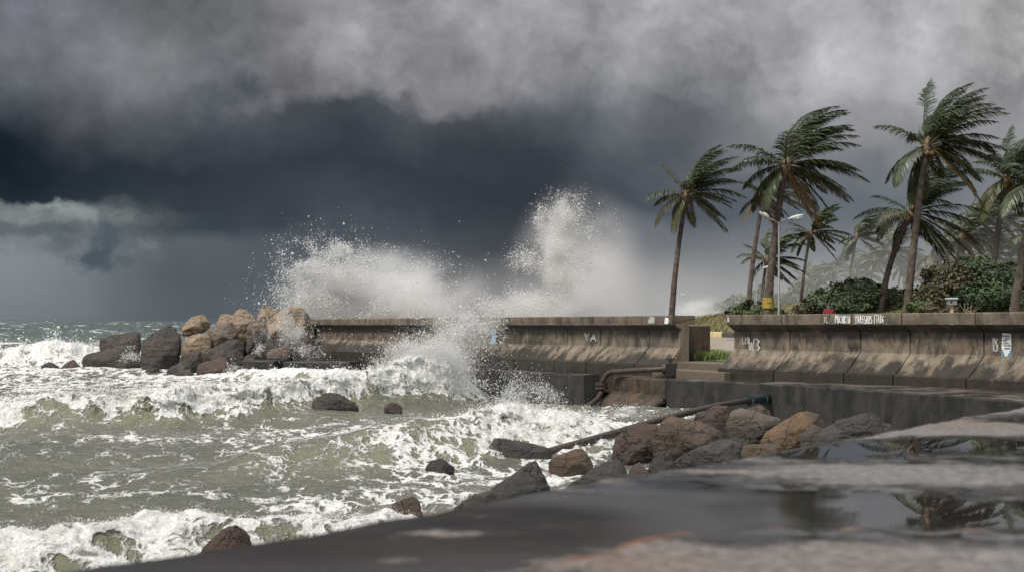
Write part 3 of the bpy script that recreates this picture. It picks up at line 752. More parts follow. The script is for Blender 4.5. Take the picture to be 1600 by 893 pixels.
G = {'P': [[(.05,0),(.15,1)],[(.15,1),(.7,.95),(.75,.6),(.12,.5)]], 'U': [[(.1,1),(.1,.1),(.6,0),(.75,.3),(.75,1)]], 'C': [[(.75,.9),(.2,.75),(.1,.15),(.6,.05)]],
     'A': [[(0,0),(.45,1),(.8,0)],[(.2,.35),(.65,.35)]], 'N': [[(.1,0),(.15,1),(.65,0),(.75,1)]], 'D': [[(.1,0),(.1,1),(.6,.9),(.75,.4),(.5,.05),(.1,0)]], 'R': [[(.1,0),(.15,1),(.65,.9),(.6,.55),(.15,.5),(.75,0)]],
     'I': [[(.4,0),(.45,1)]], 'O': [[(.4,1),(.1,.6),(.2,.05),(.65,.1),(.7,.7),(.4,1)]], 'Y': [[(0,1),(.35,.5),(.8,1)],[(.35,.5),(.4,0)]], 'S': [[(.75,.95),(.2,.85),(.2,.6),(.7,.4),(.65,.1),(.1,.02)]],
     'T': [[(0,1),(.85,.95)],[(.45,1),(.4,0)]], 'L': [[(.15,1),(.1,.05),(.65,0)]], 'G': [[(.75,.9),(.2,.8),(.1,.15),(.6,.05),(.7,.45),(.45,.45)]], '7': [[(.05,1),(.75,.95),(.35,0)]], 'W': [[(0,1),(.2,0),(.45,.7),(.65,0),(.85,1)]], '3': [[(.1,.95),(.65,.8),(.35,.55),(.7,.3),(.1,.05)]]}
def word(name, txt, px0, px1, hgt, dz, w, mat, parent, o=.27, zfrom=None):
    a0, a1 = a_of(px0), a_of(px1); L = a0-a1; step = L/len(txt); ls = []
    for i, ch in enumerate(txt):
        if ch == ' ': continue
        jy = random.uniform(-.06, .06)
        for s_ in G[ch]: ls.append([(i*step+u*step*.95, (v*.9+jy+.05)*hgt) for u, v in s_])
    return strokes(name, ls, a0, o, topz(a0)+dz, w, mat, parent)
word("lettering", "PUCNRIO", 1319, 1343.5, .20, -.235, .022, M_PAINT, cope_r)
word("lettering", "YAASSADS", 1350.5, 1378, .20, -.235, .022, M_PAINT, cope_r)
word("lettering", "ITAIG", 1379.5, 1396, .20, -.235, .022, M_PAINT, cope_r)
word("paint_mark", "3L", 1301, 1309, .17, -.235, .024, M_FADED, cope_r)
word("graffiti", "W3", 1171, 1191, .42, -1.02, .055, M_FADED, stem_r, 0)
word("graffiti", "LIS", 1161, 1171, .2, -.78, .03, M_FADED, stem_r, 0)
word("graffiti", "YS", 1552, 1561, .30, -.84, .04, M_FADED, stem_r, 0)
word("graffiti", "YA", 914, 934, .22, -.76, .06, M_FADED, stem_l, 0)
# poster at far right: white sheet, lines of writing, teal foot
ap_ = a_of(1565.5); wp = ap_-a_of(1581)
po = flat("poster", [(0,-1.05),(.12*wp,-1.08),(.4*wp,-1.05),(.9*wp,-1.07),(wp,-1.03),(wp,-.45),(.1*wp,-.44),(.05*wp,-.6)], ap_, 0, topz(ap_), M_PAINT, stem_r, .02)
flat("poster_foot", [(.02*wp,-1.02),(.35*wp,-1.02),(.5*wp,-1.01),(.65*wp,-1.02),(.98*wp,-1.02),(.99*wp,-.78),(.78*wp,-.86),(.55*wp,-.97),(.45*wp,-.97),(.25*wp,-.84),(.04*wp,-.76)], ap_, 0, topz(ap_), M_TEALP, po, .028)
ls = []
for k, (zz_, u0, u1) in enumerate(((-.50,.15,.75),(-.56,.4,.8),(-.60,.2,.6),(-.66,.25,.85),(-.70,.3,.9),(-.76,.35,.85))):
    x = u0
    while x < u1: ls.append([(x*wp, zz_), ((x+.05)*wp, zz_+random.uniform(-.012, .012))]); x += random.uniform(.08, .13)
strokes("writing", ls, ap_, 0, topz(ap_), .014, M_INK, po, .030)
ab = a_of(766); wb_ = ab-a_of(776)
flat("painted_sign", [(.0,-.98),(.85*wb_,-.97),(wb_,-.90),(wb_,-.42),(.2*wb_,-.43),(.25*wb_,-.75)], ab, 0, topz(ab), M_BLUEP, stem_l, .022)
ls = [[(x, random.uniform(-.72, -.55)), (x+random.uniform(.05, .16), random.uniform(-.75, -.55))] for x in np.linspace(.1, .7, 9)]
strokes("faded_marks", ls, a_of(778), 0, topz(ab), .03, M_FADED, stem_l, .02)
aw = a_of(1020)
flat("white_patch", [(.0,-.22),(.35,-.21),(.37,-.04),(.12,-.03),(.05,-.1)], aw-.15, .27, topz(aw), M_FADED, cope_l, .016)
flat("white_patch", [(.0,-.22),(.12,-.24),(.22,-.2),(.2,-.06),(.04,-.05)], aw-1.0, .27, topz(aw), M_PAINT, cope_l, .016)
flat("white_patch", [(.0,-.2),(.12,-.19),(.1,-.05),(.02,-.06)], a_of(1149), .27, topz(9), M_FADED, cope_r, .016)

# ------------------------------------------------------------------ pipes
def flange(m, p, d, r, w=.07):
    d = Vector(d).normalized(); m.tube([Vector(p)-d*w*.5, Vector(p)+d*w*.5], r, 14)
pp = empty("bent_pipe", P(955, 585, 41), "rusty bent pipe lying on the ledge and running down through the notch into the water", "pipe")
q0, q1, q2, q3, q4, q5 = P(1047,577,39.6), P(1038,575.5,39.7), P(962,580,41.5), P(945,588,41.9), P(940,604,41.8), P(906,645,40.2)
m = MB()
cv = [q1, lerp(q1, q2, .5), q2]+[(1-t)**2*q2+2*t*(1-t)*P(946,578.5,41.8)+t*t*P(940,600,41.8) for t in (.2, .4, .6, .8, 1)]
m.tube(cv, .075, 12); m.build("pipe", M_RUST, pp, True)
m = MB(); m.tube([P(940,606,41.8), P(940,612,41.75), P(934,622,41.3), q5, lerp(q5, q4, -.4)], .072, 12); m.build("pipe", M_RUST, pp, True)
m = MB(); flange(m, P(940,599,41.8), (0, 0, 1), .19, .08); flange(m, P(940,605,41.8), (0, 0, 1), .19, .08); m.tube([P(940,599,41.8), P(940,605,41.8)], .12, 12); m.build("flange", M_RUST, pp); m = MB(); flange(m, q1, (1, -.2, 0), .15, .09); m.build("flange", M_RUST, pp)
m = MB(); m.box(q0+Vector((.02, 0, .0)), .28, .2, .34); m.tube([q0+Vector((0, 0, .1)), q0+Vector((0, 0, .30))], .04, 8); m.tube([q0+Vector((-.1, 0, .30)), q0+Vector((.1, 0, .30))], .03, 8); m.build("valve", M_BLACK, pp)
pq = empty("outfall_pipe", P(1193, 622, 35), "long rusty pipe with a teal fitting, sloping from the grey ledge down into the surf", "pipe")
s0, s1, s2, s3 = P(1203,621,35.0), P(1192,622,34.6), P(1171,625,33.6), P(1025,657,29.0)
m = MB(); m.tube([s2, lerp(s2, s3, .35)+Vector((0, 0, .04)), lerp(s2, s3, .7)+Vector((0, 0, .03)), s3, P(960,676,27.3), P(900,693,26.0), P(840,710,24.8)], [.072]*7, 12); m.build("pipe", M_RUST, pq, True)
m = MB(); m.tube([s1, lerp(s1, s2, .5), s2], .105, 12); flange(m, s2, s1-s2, .14, .09); flange(m, s1, s1-s2, .15, .10); m.build("fitting", M_TEAL, pq)
m = MB(); flange(m, s0, s0-s1, .20, .10); m.tube([s1, s0], .12, 10); m.build("flange", M_BLACK, pq)
# short stub on the wall foot
pk = P(888, 578, 45.6); m = MB(); m.tube([pk, pk+NO*.25], .08, 10); flange(m, pk+NO*.05, NO, .12, .05)
tag(m.build("drain_stub", M_RUST, None), "small rusty drain stub sticking out of the foot of the left wall", "drain pipe")
# ================================================================== boulders
def ico(sub):
    bm = bmesh.new(); bmesh.ops.create_icosphere(bm, subdivisions=sub, radius=1); bm.verts.ensure_lookup_table()
    V = np.array([v.co[:] for v in bm.verts]); Fa = np.array([[v.index for v in f.verts] for f in bm.faces]); bm.free(); return V, Fa
ICO5 = ico(5)
def hull2(pts):
    pts = sorted(set(pts)); 
    def half(ps):
        h = []
        for p in ps:
            while len(h) > 1 and (h[-1][0]-h[-2][0])*(p[1]-h[-2][1])-(h[-1][1]-h[-2][1])*(p[0]-h[-2][0]) <= 0: h.pop()
            h.append(p)
        return h
    a = half(pts); b = half(pts[::-1]); return a[:-1]+b[:-1]
def rock(poly, Y, mat, label, group, deep=.9, sink=.5, seed=0, big=False, sharp=60, rough=1.0):
    g = np.random.default_rng(seed+100)
    q = [P(x, y, Y) for x, y in poly]; q = [(p.x, p.z) for p in q]
    x0, x1 = min(p[0] for p in q), max(p[0] for p in q); zl = min(p[1] for p in q); zh = max(p[1] for p in q)
    if sink > 0:
        w = x1-x0; q += [(x0+.10*w, zl-sink), (x1-.10*w, zl-sink)]
    h = hull2(q); cx = sum(p[0] for p in h)/len(h); cz = sum(p[1] for p in h)/len(h)
    size = math.sqrt((x1-x0)*(zh-zl)); D = deep*max(size, .5*(x1-x0))*.62
    pl = []
    for i in range(len(h)):
        p, r = h[i], h[(i+1) % len(h)]; ex, ez = r[0]-p[0], r[1]-p[1]; L = math.hypot(ex, ez)
        if L < 1e-4: continue
        nx, nz = ez/L, -ex/L; d = nx*(p[0]-cx)+nz*(p[1]-cz)
        for sgn, lo, hi in ((-1, .15, 1.0), (1, .1, .6)):
            k = sgn*g.uniform(lo, hi)
            if sgn < 0: k = -g.uniform(.45, 1.15) if nz > .35 else -g.uniform(.03, .38)
            s = math.sqrt(1+k*k); pl.append((nx/s, k/s, nz/s, d/s))
    for i in range(4):
        n = np.array([(g.uniform(.25, .8), g.uniform(-.8, -.25), g.uniform(-.2, .2), g.uniform(-.5, .5))[i], -1, (g.uniform(-.1, .5), g.uniform(-.1, .5), g.uniform(.3, .9), g.uniform(-.6, -.1))[i]]); n /= np.linalg.norm(n); pl.append((*n, D*g.uniform(.50, .82)))
    n = np.array([g.uniform(-.3, .3), 1, g.uniform(-.2, .4)]); n /= np.linalg.norm(n); pl.append((*n, D))
    pl = np.array(pl); V, Fa = ICO5
    k = np.maximum(V @ pl[:, :3].T, 1e-4)/np.maximum(pl[:, 3], .03)[None, :]
    mx = k.max(1, keepdims=True); r = 1/(mx[:, 0]*((k/mx)**(sharp*1.6)).sum(1)**(1/(sharp*1.6)))
    r = np.minimum(r, 6*size)
    B = V*r[:, None]
    for _ in range(4):                                # chisel off corners: fractured faces
        n_ = g.normal(size=3); n_[1] -= 1.1; n_ /= np.linalg.norm(n_); dn = B @ n_; d_ = dn.max()*g.uniform(.80, .95)
        B = B*np.where(dn > d_, d_/np.maximum(dn, 1e-6), 1)[:, None]
    o3 = g.uniform(0, 50, 3); f = 1.6/size
    b = B+o3[None]/f
    nlow = fbm(b[:, 0]*f, b[:, 1]*f, b[:, 2]*f, 3)
    ridg = np.abs(fbm(b[:, 0]*f*2.2, b[:, 1]*f*2.2, b[:, 2]*f*3.2, 4, .55))
    det = fbm(b[:, 0]*f*7, b[:, 1]*f*7, b[:, 2]*f*9, 4, .6)
    step = pnoise(b[:, 0]*f*.8, b[:, 1]*f*.8, b[:, 2]*f*4.5)
    disp = size*rough*(.010*nlow-.026*(ridg-.25)+.012*det+.020*np.round(step*2.5)/2.5)
    B = B+V*disp[:, None]
    base = Vector((cx, Y+D*.35, cz))
    o = mknp("boulder", B, Fa, mat, smooth=True); o.location = base
    # flatter shading on steep creases
    return tag(o, label, "rock", group)
GA, GB, GC = "boulders piled at the end of the wall", "rocks standing in the surf", "boulders below the ledge beside the promenade"
RK = [
 # poly, Y, material, label, group, kwargs
 ([(281,523),(285,507),(299,493),(310,488),(319,493),(328,505),(325,515),(313,521),(289,526)], 63.2, R_TAN, "upright tan boulder topping the left part of the pile, peaked like an egg", GA, dict(sink=0)),
 ([(281,545),(288,526),(316,518),(327,526),(331,537),(313,551),(297,556),(280,552)], 62, R_TAN, "tan rounded boulder with dark underside, directly under the peaked tan one", GA, dict(sink=.4)),
 ([(320,515),(338,507),(360,501),(369,513),(371,526),(357,532),(331,538)], 62.3, R_GRB, "grey brown boulder with a dark hollow front, right of the tan pair", GA, dict(sink=.2)),
 ([(335,507),(342,490),(350,489),(394,499),(397,512),(385,527),(371,530)], 63.6, R_TAN, "long smooth tan slab sloping down to the right in the middle of the pile", GA, dict(sink=.1)),
 ([(361,490),(371,481),(380,483),(394,490),(398,500),(375,503)], 65, R_TAN, "rounded tan boulder peeping over the long tan slab", GA, dict(sink=.2)),
 ([(385,509),(396,500),(415,504),(416,520),(398,530),(383,528)], 62.6, R_GRB, "squarish tan grey boulder right of the long slab", GA, dict(sink=.1)),
 ([(400,493),(407,479),(413,476),(432,480),(436,490),(418,504),(400,502)], 65, R_TAN, "big tan boulder at the top of the pile, left of the speckled one", GA, dict(sink=.3)),
 ([(414,503),(432,487),(446,477),(473,480),(485,498),(478,509),(469,519),(435,523),(415,521)], 63.8, R_TAN, "largest speckled tan boulder touching the wall end, sprinkled with spray", GA, dict(sink=.3)),
 ([(473,500),(484,492),(492,500),(492,520),(474,522)], 66, R_GRB, "small brown boulder squeezed between the speckled one and the wall", GA, dict(sink=.4)),
 ([(313,552),(360,527),(374,526),(386,536),(376,554),(344,559),(313,564)], 60.5, R_DRK, "long dark wet slab lying diagonally in front of the pile", GA, dict(sink=.4, deep=.6)),
 ([(303,571),(310,567),(347,556),(363,554),(358,576),(350,584),(319,585)], 59.2, R_RED, "reddish wet boulder in the front row, left of the broken ledge", GA, {}),
 ([(264,590),(281,577),(295,576),(306,590)], 58.3, R_RED, "low reddish rock foremost of the pile in the foam", GA, {}),
 ([(256,582),(267,571),(288,563),(299,573),(299,584)], 59.2, R_GRY, "low grey rock just behind the foremost reddish one", GA, {}),
 ([(219,531),(254,508),(279,521),(281,546),(276,559),(252,577),(220,577),(218,543)], 62, R_DRK, "large dark block leaning at the left end of the pile", GA, dict(big=True)),
 ([(230,530),(261,504),(274,515),(279,526),(250,540)], 64, R_DRK, "dark pointed block behind the large leaning one", GA, {}),
 ([(216,587),(230,575),(248,572),(250,583)], 59.5, R_DRK, "small dark wet rock at the foot of the large leaning block", GA, {}),
 ([(153,547),(153,529),(176,522),(215,517),(219,540),(188,549)], 70, R_DRK, "flat topped dark block standing apart to the left, upper of two", GB, dict(sink=.8)),
 ([(122,564),(132,553),(194,537),(206,541),(178,568),(138,571)], 68, R_DRK, "long low dark block, lower of the two standing apart at left", GB, dict(deep=.7)),
 ([(179,567),(213,551),(220,559),(206,568)], 66, R_DRK, "dark rock with water streaming over it, left of the pile", GB, {}),
 ([(60,572),(77,564),(93,573)], 67, R_DRK, "leftmost little dark rock barely above the foam", GB, {}),
 ([(88,578),(113,557),(131,579)], 65, R_RED, "small reddish brown pyramid rock far left in the foam", GB, {}),
 ([(385,529),(394,520),(408,519),(424,529),(409,540),(383,540)], 61.6, R_DRK, "dark grey sloping boulder below the squarish tan grey one", GA, {}),
 ([(403,544),(416,530),(452,527),(455,545),(418,551)], 60.6, R_DRK, "long dark wedge below the speckled boulder", GA, {}),
 ([(414,553),(421,546),(451,536),(455,555),(422,558)], 59.6, R_GRB, "brown wet slab just above the broken ledge", GA, {}),
 ([(378,558),(400,546),(408,545),(415,556)], 60, R_DRK, "dark wet rock between the diagonal slab and the brown wet slab", GA, {}),
 ([(276,566),(284,548),(312,548),(319,566)], 60.8, R_DRK, "dark wet rock in shadow under the tan pair", GA, {}),
 ([(455,540),(466,525),(490,522),(494,556),(462,556)], 63, R_DRK, "dark boulder at the foot of the wall end with water pouring off", GA, {}),
 ([(326,556),(340,548),(372,545),(382,560),(350,566)], 60.2, R_DRK, "dark rock wedged behind the reddish wet boulder", GA, {}),
 ([(482,632),(492,616),(505,612),(527,614),(556,630),(560,640),(500,643)], 36.2, R_DRK, "dark wet rock showing out of the long white breaker", GB, {}),
 ([(599,636),(608,628),(618,628),(629,636)], 37.5, R_RED, "tiny reddish rock behind the breaker near the ledge", GB, {}),
 ([(660,733),(673,719),(690,715),(712,732)], 22.9, R_GRY, "small dark grey rock alone in the middle of the surf", GB, {}),
 ([(765,697),(772,683),(800,685),(868,702),(862,716),(810,717)], 24.7, R_GRY, "long tilted dark slab in the surf left of the brown rock", GB, dict(deep=.7, big=True, sink=.25)),
 ([(855,723),(870,711),(912,697),(930,724)], 23.6, R_ORG, "golden brown wedge rock in the surf right of the tilted slab", GB, {}),
 ([(755,776),(800,735),(835,716),(846,732),(860,765),(860,780)], 19.6, R_GRY, "dark pointed triangular boulder at the promenade edge", GC, dict(big=True)),
 ([(700,795),(735,775),(770,766),(792,776),(800,795)], 17.3, R_GRB, "low grey brown hump left of the pointed triangular boulder", GC, {}),
 ([(590,815),(612,787),(645,775),(660,783),(668,815)], 14.9, R_BRN, "rounded brown rock peeping over the promenade edge, second from left", GC, {}),
 ([(312,858),(330,831),(365,820),(388,834),(398,858)], 13.0, R_RED, "reddish brown rock splashed by the nearest wave, leftmost along the promenade", GC, {}),
 ([(875,765),(940,725),(968,716),(980,732),(988,765)], 19.8, R_GRY, "dark sloping rock behind the promenade edge left of the tall reddish boulder", GC, dict(big=True)),
 ([(980,742),(990,726),(1002,721),(1018,742)], 20.8, R_RED, "small reddish rock half hidden behind the promenade edge", GC, {}),
 ([(953,718),(962,685),(984,663),(1003,660),(1029,663),(1030,690),(1027,712),(1007,719),(973,722)], 25.0, R_RED, "tall reddish boulder under the long rusty pipe", GC, dict(big=True)),
 ([(1017,690),(1036,659),(1051,650),(1087,656),(1134,672),(1136,685),(1074,709),(1040,711),(1027,708)], 24.6, R_BRN, "large brown boulder right of the tall reddish one", GC, dict(big=True)),
 ([(1076,672),(1090,645),(1118,634),(1142,634),(1146,665),(1110,680)], 28, R_RED, "dark reddish boulder behind the large brown one, against the ledge", GC, {}),
 ([(1136,665),(1144,643),(1160,636),(1225,654),(1228,661),(1196,681),(1194,700),(1167,704),(1140,690)], 25.6, R_PAL, "boulder with a pale flat sloping top in the middle of the row", GC, dict(big=True)),
 ([(1160,650),(1169,637),(1194,631),(1205,638),(1210,655)], 28.6, R_BRN, "brown rock behind the pale topped boulder, below the teal fitting", GC, {}),
 ([(1190,690),(1196,679),(1250,644),(1268,641),(1280,646),(1296,664),(1288,672),(1243,697),(1196,700)], 25.0, R_ORG, "orange brown boulder with a rounded crest, right of the pale topped one", GC, dict(big=True)),
 ([(1251,682),(1266,661),(1278,664),(1292,670),(1288,680),(1257,692)], 23.6, R_PAL, "small pale edged stone leaning on the orange brown boulder", GC, {}),
 ([(1258,694),(1290,670),(1325,655),(1353,646),(1369,645),(1382,656),(1386,670),(1324,690),(1270,698)], 23.4, R_GRY, "long grey brown ribbed boulder, rightmost of the row", GC, dict(big=True)),
 ([(1058,714),(1100,697),(1142,683),(1154,683),(1163,698),(1158,714),(1100,728),(1062,728)], 22.6, R_GRY, "grey blocky boulder in front of the large brown one", GC, dict(big=True)),
 ([(1012,728),(1022,714),(1045,704),(1054,714),(1052,728)], 22.2, R_DRK, "small dark wet rock before the tall reddish boulder", GC, {}),
 ([(1046,733),(1060,714),(1080,708),(1092,720),(1060,736)], 21.6, R_DRK, "small dark wet rock beside the grey blocky boulder", GC, {}),
 ([(1296,680),(1310,655),(1345,650),(1400,664),(1405,684)], 25.4, R_DRK, "dark rock behind the ribbed boulder at the foot of the ledge", GC, {}),
 ([(1140,712),(1170,694),(1205,692),(1240,700),(1250,720)], 23.0, R_BRN, "low brown rock under the orange brown boulder at the promenade edge", GC, {}),
]
for i, (poly, Y, mat, lb, gr, kw) in enumerate(RK): rock(poly, Y, mat, lb, gr, seed=i*3+5, **kw)

# ================================================================== promenade slab in the foreground (eye just above it)
def m_prom():
    m, n, b = newmat("wet_promenade"); p = worldpos(n)
    dry = n.attr("dry"); tan = n.attr("tan"); dirt = n.attr("dirt")
    st = n.vm('MULTIPLY', p, (1.0, 1.0, 1))
    k = n.m('ADD', n.m('ADD', n.m('MULTIPLY', n.noise(st, 1.5, 8, .66), .42), n.m('MULTIPLY', n.noise(n.vm('MULTIPLY', p, (.8, 1.6, 1)), 6.0, 7, .65), .36)), n.m('MULTIPLY', n.noise(n.vm('MULTIPLY', p, (.7, 1.3, 1)), 20.0, 6, .65), .26)); fine = n.noise(p, 30, 8, .65); g2 = n.noise(p, 110, 3, .6)
    dv = n.m('ADD', dry, n.m('MULTIPLY', n.m('SUBTRACT', k, .5), 2.3)); dm = n.ss(dv, .44, .52); dm2 = n.ss(dv, .50, .70)
    grey = n.mix(n.ss(fine, .3, .7), (.075, .069, .066), (.225, .21, .20))
    col = n.mix(n.m('MULTIPLY', tan, .62), grey, (.16, .098, .066))
    col = n.mix(n.ss(n.noise(p, 5.0, 7, .7), .5, .7), col, (.10, .085, .08))
    col = n.mix(n.m('MULTIPLY', n.ss(dirt, .2, .8), .9), col, (.10, .042, .022))
    sp = n.ss(g2, .58, .70); col = n.mix(n.m('MULTIPLY', sp, .5), col, (.30, .28, .27))
    soak = n.mix(1.0, col, (.22, .21, .21), 'MULTIPLY'); col = n.mix(dm2, soak, col)
    wetc = n.mix(n.ss(k, .35, .65), (.008, .008, .009), (.030, .025, .023))
    n.put(b.inputs['Base Color'], n.mix(n.m('MULTIPLY', n.ss(dirt, .15, .7), .92), n.mix(dm, wetc, col), n.mix(fine, (.05, .022, .014), (.20, .095, .05))))
    dark = n.attr("damp")
    rw = n.mix(dark, (.012,)*3, (.60,)*3)
    n.put(b.inputs['Roughness'], n.mix(dm, rw, n.mix(dm2, (.45,)*3, (.68,)*3))); n.put(b.inputs['Specular IOR Level'], n.m('MULTIPLY_ADD', dark, -.32, .5))
    b.inputs['IOR'].default_value = 1.36
    hb = n.bump(n.m('MULTIPLY', fine, n.m('MAXIMUM', dm, n.m('MULTIPLY', dark, .9))), .9, .012)
    n.put(b.inputs['Normal'], hb)
    return m
M_PROM = m_prom(); M_PSIDE = m_concrete("promenade_side", light=(.10, .09, .085), grey=(.07, .068, .066), dark=(.025, .022, .02), use_uv=False)
PZ = CZ-.5; E0 = Vector((-.86, 2.8)); ED = Vector((3.83, 5.43)).normalized(); EN = Vector((ED.y, -ED.x)); E0 = E0-EN*.02
def promenade():
    root = empty("promenade", (2, 3, PZ), None, None); root["kind"] = "structure"
    L0, L1 = -7.0, 22.3
    ls = np.unique(np.concatenate([np.arange(L0, -1.5, .3), np.arange(-1.5, 9, .022), np.arange(9, L1+.1, .3)]))
    wsd = np.unique(np.concatenate([np.linspace(0, .2, 14), np.arange(.2, 3.6, .024), np.arange(3.6, 9.3, .3)]))
    Lg, Wg = np.meshgrid(ls, wsd, indexing='ij')
    edge = .05*fbm(Lg*.9, 0*Lg, 0*Lg, 3)+.016*fbm(Lg*5, Lg*0+2, 0*Lg, 3)
    Wg2 = Wg+edge*np.exp(-Wg/.25)-.095*sstep(1.9, -.6, Lg)*np.exp(-Wg/.8)
    X = E0.x+ED.x*Lg+EN.x*Wg2; Y = E0.y+ED.y*Lg+EN.y*Wg2
    ysafe = np.maximum(Y, .4); px = 800+X/ysafe*F; py = HZ+.5*F/ysafe
    def blob(cx, cy, rx, ry):                          # authored in metres on the slab
        Yc = .5*F/(cy-HZ); Xc = (cx-800)/F*Yc; Ry = abs(.5*F/(cy-ry-HZ)-.5*F/(cy+ry-HZ))/2; Rx = rx/F*Yc
        return np.exp(-((X-Xc)/Rx)**2-((Y-Yc)/Ry)**2)
    dry = .35+0*X
    for c, a in (((1470,742,230,16),.62),((1500,712,180,5),.25),((1520,668,130,9),.8),((1380,662,60,5),.5),((1080,738,90,4),.34),((930,748,60,5),.28),
                 ((1400,882,420,28),.52),((1000,880,150,22),.55),((1560,775,120,4),.20),((700,833,110,5),.32),((850,803,110,5),.30),((620,874,80,6),.30),((430,868,70,4),.28),((930,770,80,3),.3),((1120,716,90,4),.4),
                 ((1230,802,200,26),-.95),((1500,806,170,24),-.95),((1050,795,140,22),-.80),((1350,702,180,9),-.6),((1230,703,90,8),-.4),((1500,690,140,6),-.5),((790,858,150,20),-.35),((500,862,200,22),-.35),((900,790,120,14),-.2)):
        dry = dry+a*blob(*c)
    dry = dry+.62*np.exp(-(Wg/.16)**2)*sstep(3.0, 4.6, Lg+2*Wg)*np.clip(.75+.6*fbm(X*3, Y*3, X*0+4, 2), 0, 1.2)
    dry = np.clip(dry, 0, 1)
    tan = np.clip(.9*blob(1500,657,170,9)+.7*blob(980,885,180,28)+.7*blob(950,752,150,8)+.5*blob(1060,738,90,8)+.45*blob(700,838,120,8)+.4*blob(1350,885,120,26)+.35*blob(620,872,100,9), 0, 1)
    # raised broken rim of the slab layer: a dirt filled crack
    lx = np.array([-.05,.08,.20,.30,.40,.52,.9,1.6]); ly = np.array([2.62,2.84,3.00,3.14,3.24,3.33,3.29,3.26])
    yc = np.interp(X, lx, ly)+.03*fbm(X*9, X*0, X*0, 3)
    on = sstep(-.12, .0, X)*sstep(1.8, .9, X)
    dcr = (Y-yc); dirt = np.exp(-(dcr/.045)**2)*on*np.clip(.45+fbm(X*7, Y*3, X*0, 3)*1.1, 0, 1)
    damp = np.clip(blob(500,850,420,45)*1.0+blob(760,800,220,22)*.9+blob(900,830,150,40)*.6+blob(1000,775,140,10)*.3, 0, 1)
    Z = PZ+.010*fbm(X*1.2, Y*1.2, X*0, 3)*np.clip(dry*2-.4, 0, 1)+.006*fbm(X*8, Y*8, X*0, 3)*np.clip(dry*2-.5, 0, 1)+.012*(dcr < 0)*on*sstep(0, -.05, dcr)+.020*dirt
    Z = Z-.02*sstep(.07, .0, Wg)-.004*np.abs(fbm(X*3, Y*3, X*0, 2))*damp
    top = mknp("slab_top", np.stack([X.ravel(), Y.ravel(), Z.ravel()], 1), gridfaces(len(ls), len(wsd))[:, ::-1], M_PROM, root, True)
    for nm, ar in (("dry", dry), ("tan", tan), ("dirt", dirt), ("damp", damp)): attr(top, nm, ar.ravel())
    # side face
    V = []
    for i in range(len(ls)):
        x, y, z = X[i, 0], Y[i, 0], Z[i, 0]
        V += [(x, y, z), (x-EN.x*.012, y-EN.y*.012, z-.03), (x-EN.x*.01, y-EN.y*.01, -3.5)]
    side = mknp("slab_side", np.array(V), gridfaces(len(ls), 3), M_PSIDE, root, False); attr(side, "wet", [.5]*len(V))
promenade()
# ================================================================== land behind the wall
m_land, n, b = newmat("dune_grass_soil")
p = worldpos(n); k = n.noise(p, .5, 7, .6); k2 = n.noise(p, 5, 7, .7)
c = n.mix(n.ss(k, .38, .6), (.060, .075, .024), (.115, .092, .042)); c = n.mix(n.ss(n.noise(p, 1.1, 5, .6), .55, .68), c, (.14, .062, .034))
kk = n.m('MULTIPLY_ADD', k2, 1.2, .4)
n.put(b.inputs['Base Color'], n.mix(1.0, c, n.comb(kk, kk, kk), 'MULTIPLY')); b.inputs['Roughness'].default_value = .95
n.put(b.inputs['Normal'], n.bump(k2, .8, .1))
m_road, n, b = newmat("sandy_asphalt")
p = worldpos(n); k = n.noise(p, .35, 6, .6); k2 = n.noise(p, 14, 6, .7)
c = n.mix(k2, (.20, .165, .13), (.33, .28, .23)); c = n.mix(n.ss(k, .5, .68), c, (.16, .15, .145))
n.put(b.inputs['Base Color'], c); n.put(b.inputs['Roughness'], n.mix(n.ss(k, .5, .7), (.8,)*3, (.35,)*3)); n.put(b.inputs['Normal'], n.bump(k2, .4, .01))
def landsheet(name, sa, ss_, mat, dz, kind):
    Ag, Sg = np.meshgrid(sa, ss_, indexing='ij')
    X = 10.7-.478*Ag+.878*Sg; Y = 29.8+.878*Ag+.478*Sg
    Z = ground(X, Y)+dz
    o = mknp(name, np.stack([X.ravel(), Y.ravel(), Z.ravel()], 1), gridfaces(len(sa), len(ss_)), mat, smooth=True)
    return tag(o, None, None, kind="structure")
landsheet("dune_ground", np.linspace(-30, 90, 180), np.concatenate([np.linspace(.9, 30, 80), np.linspace(32, 260, 60)]), m_land, 0, 1)
landsheet("road", np.linspace(-30, 62, 140), np.linspace(1.1, 18.0, 30), m_road, .004, 1)

# grass blades (uncountable): verge, bank crest, tuft beside the steps
def blades(name, pts, h, w, mats, seed, label, lean=(.55, .1)):
    g = np.random.default_rng(seed); n = len(pts); base = np.array(pts)
    hh = h*g.uniform(.5, 1.4, n); az = g.uniform(0, 6.283, n)
    side = np.stack([np.cos(az), np.sin(az), 0*az], 1)*w
    ln = np.stack([hh*(lean[0]+g.normal(0, .3, n)), hh*(lean[1]+g.normal(0, .3, n)), hh], 1)
    mid = base+ln*np.array([.32, .32, .62]); tip = base+ln*np.array([1, 1, .95])
    V = np.stack([base-side, base+side, mid+side*.7, mid-side*.7, tip], 1).reshape(-1, 3)
    i = np.arange(n)*5
    Fs = np.concatenate([np.stack([i, i+1, i+2], 1), np.stack([i, i+2, i+3], 1), np.stack([i+3, i+2, i+4], 1)])
    o = mknp(name, V, Fs, mats); tag(o, label, "grass", kind="stuff")
    mi = np.tile(g.integers(0, len(mats), n), 3).astype(np.int32)
    if len(o.data.polygons) == len(mi): o.data.polygons.foreach_set("material_index", mi)
    return o
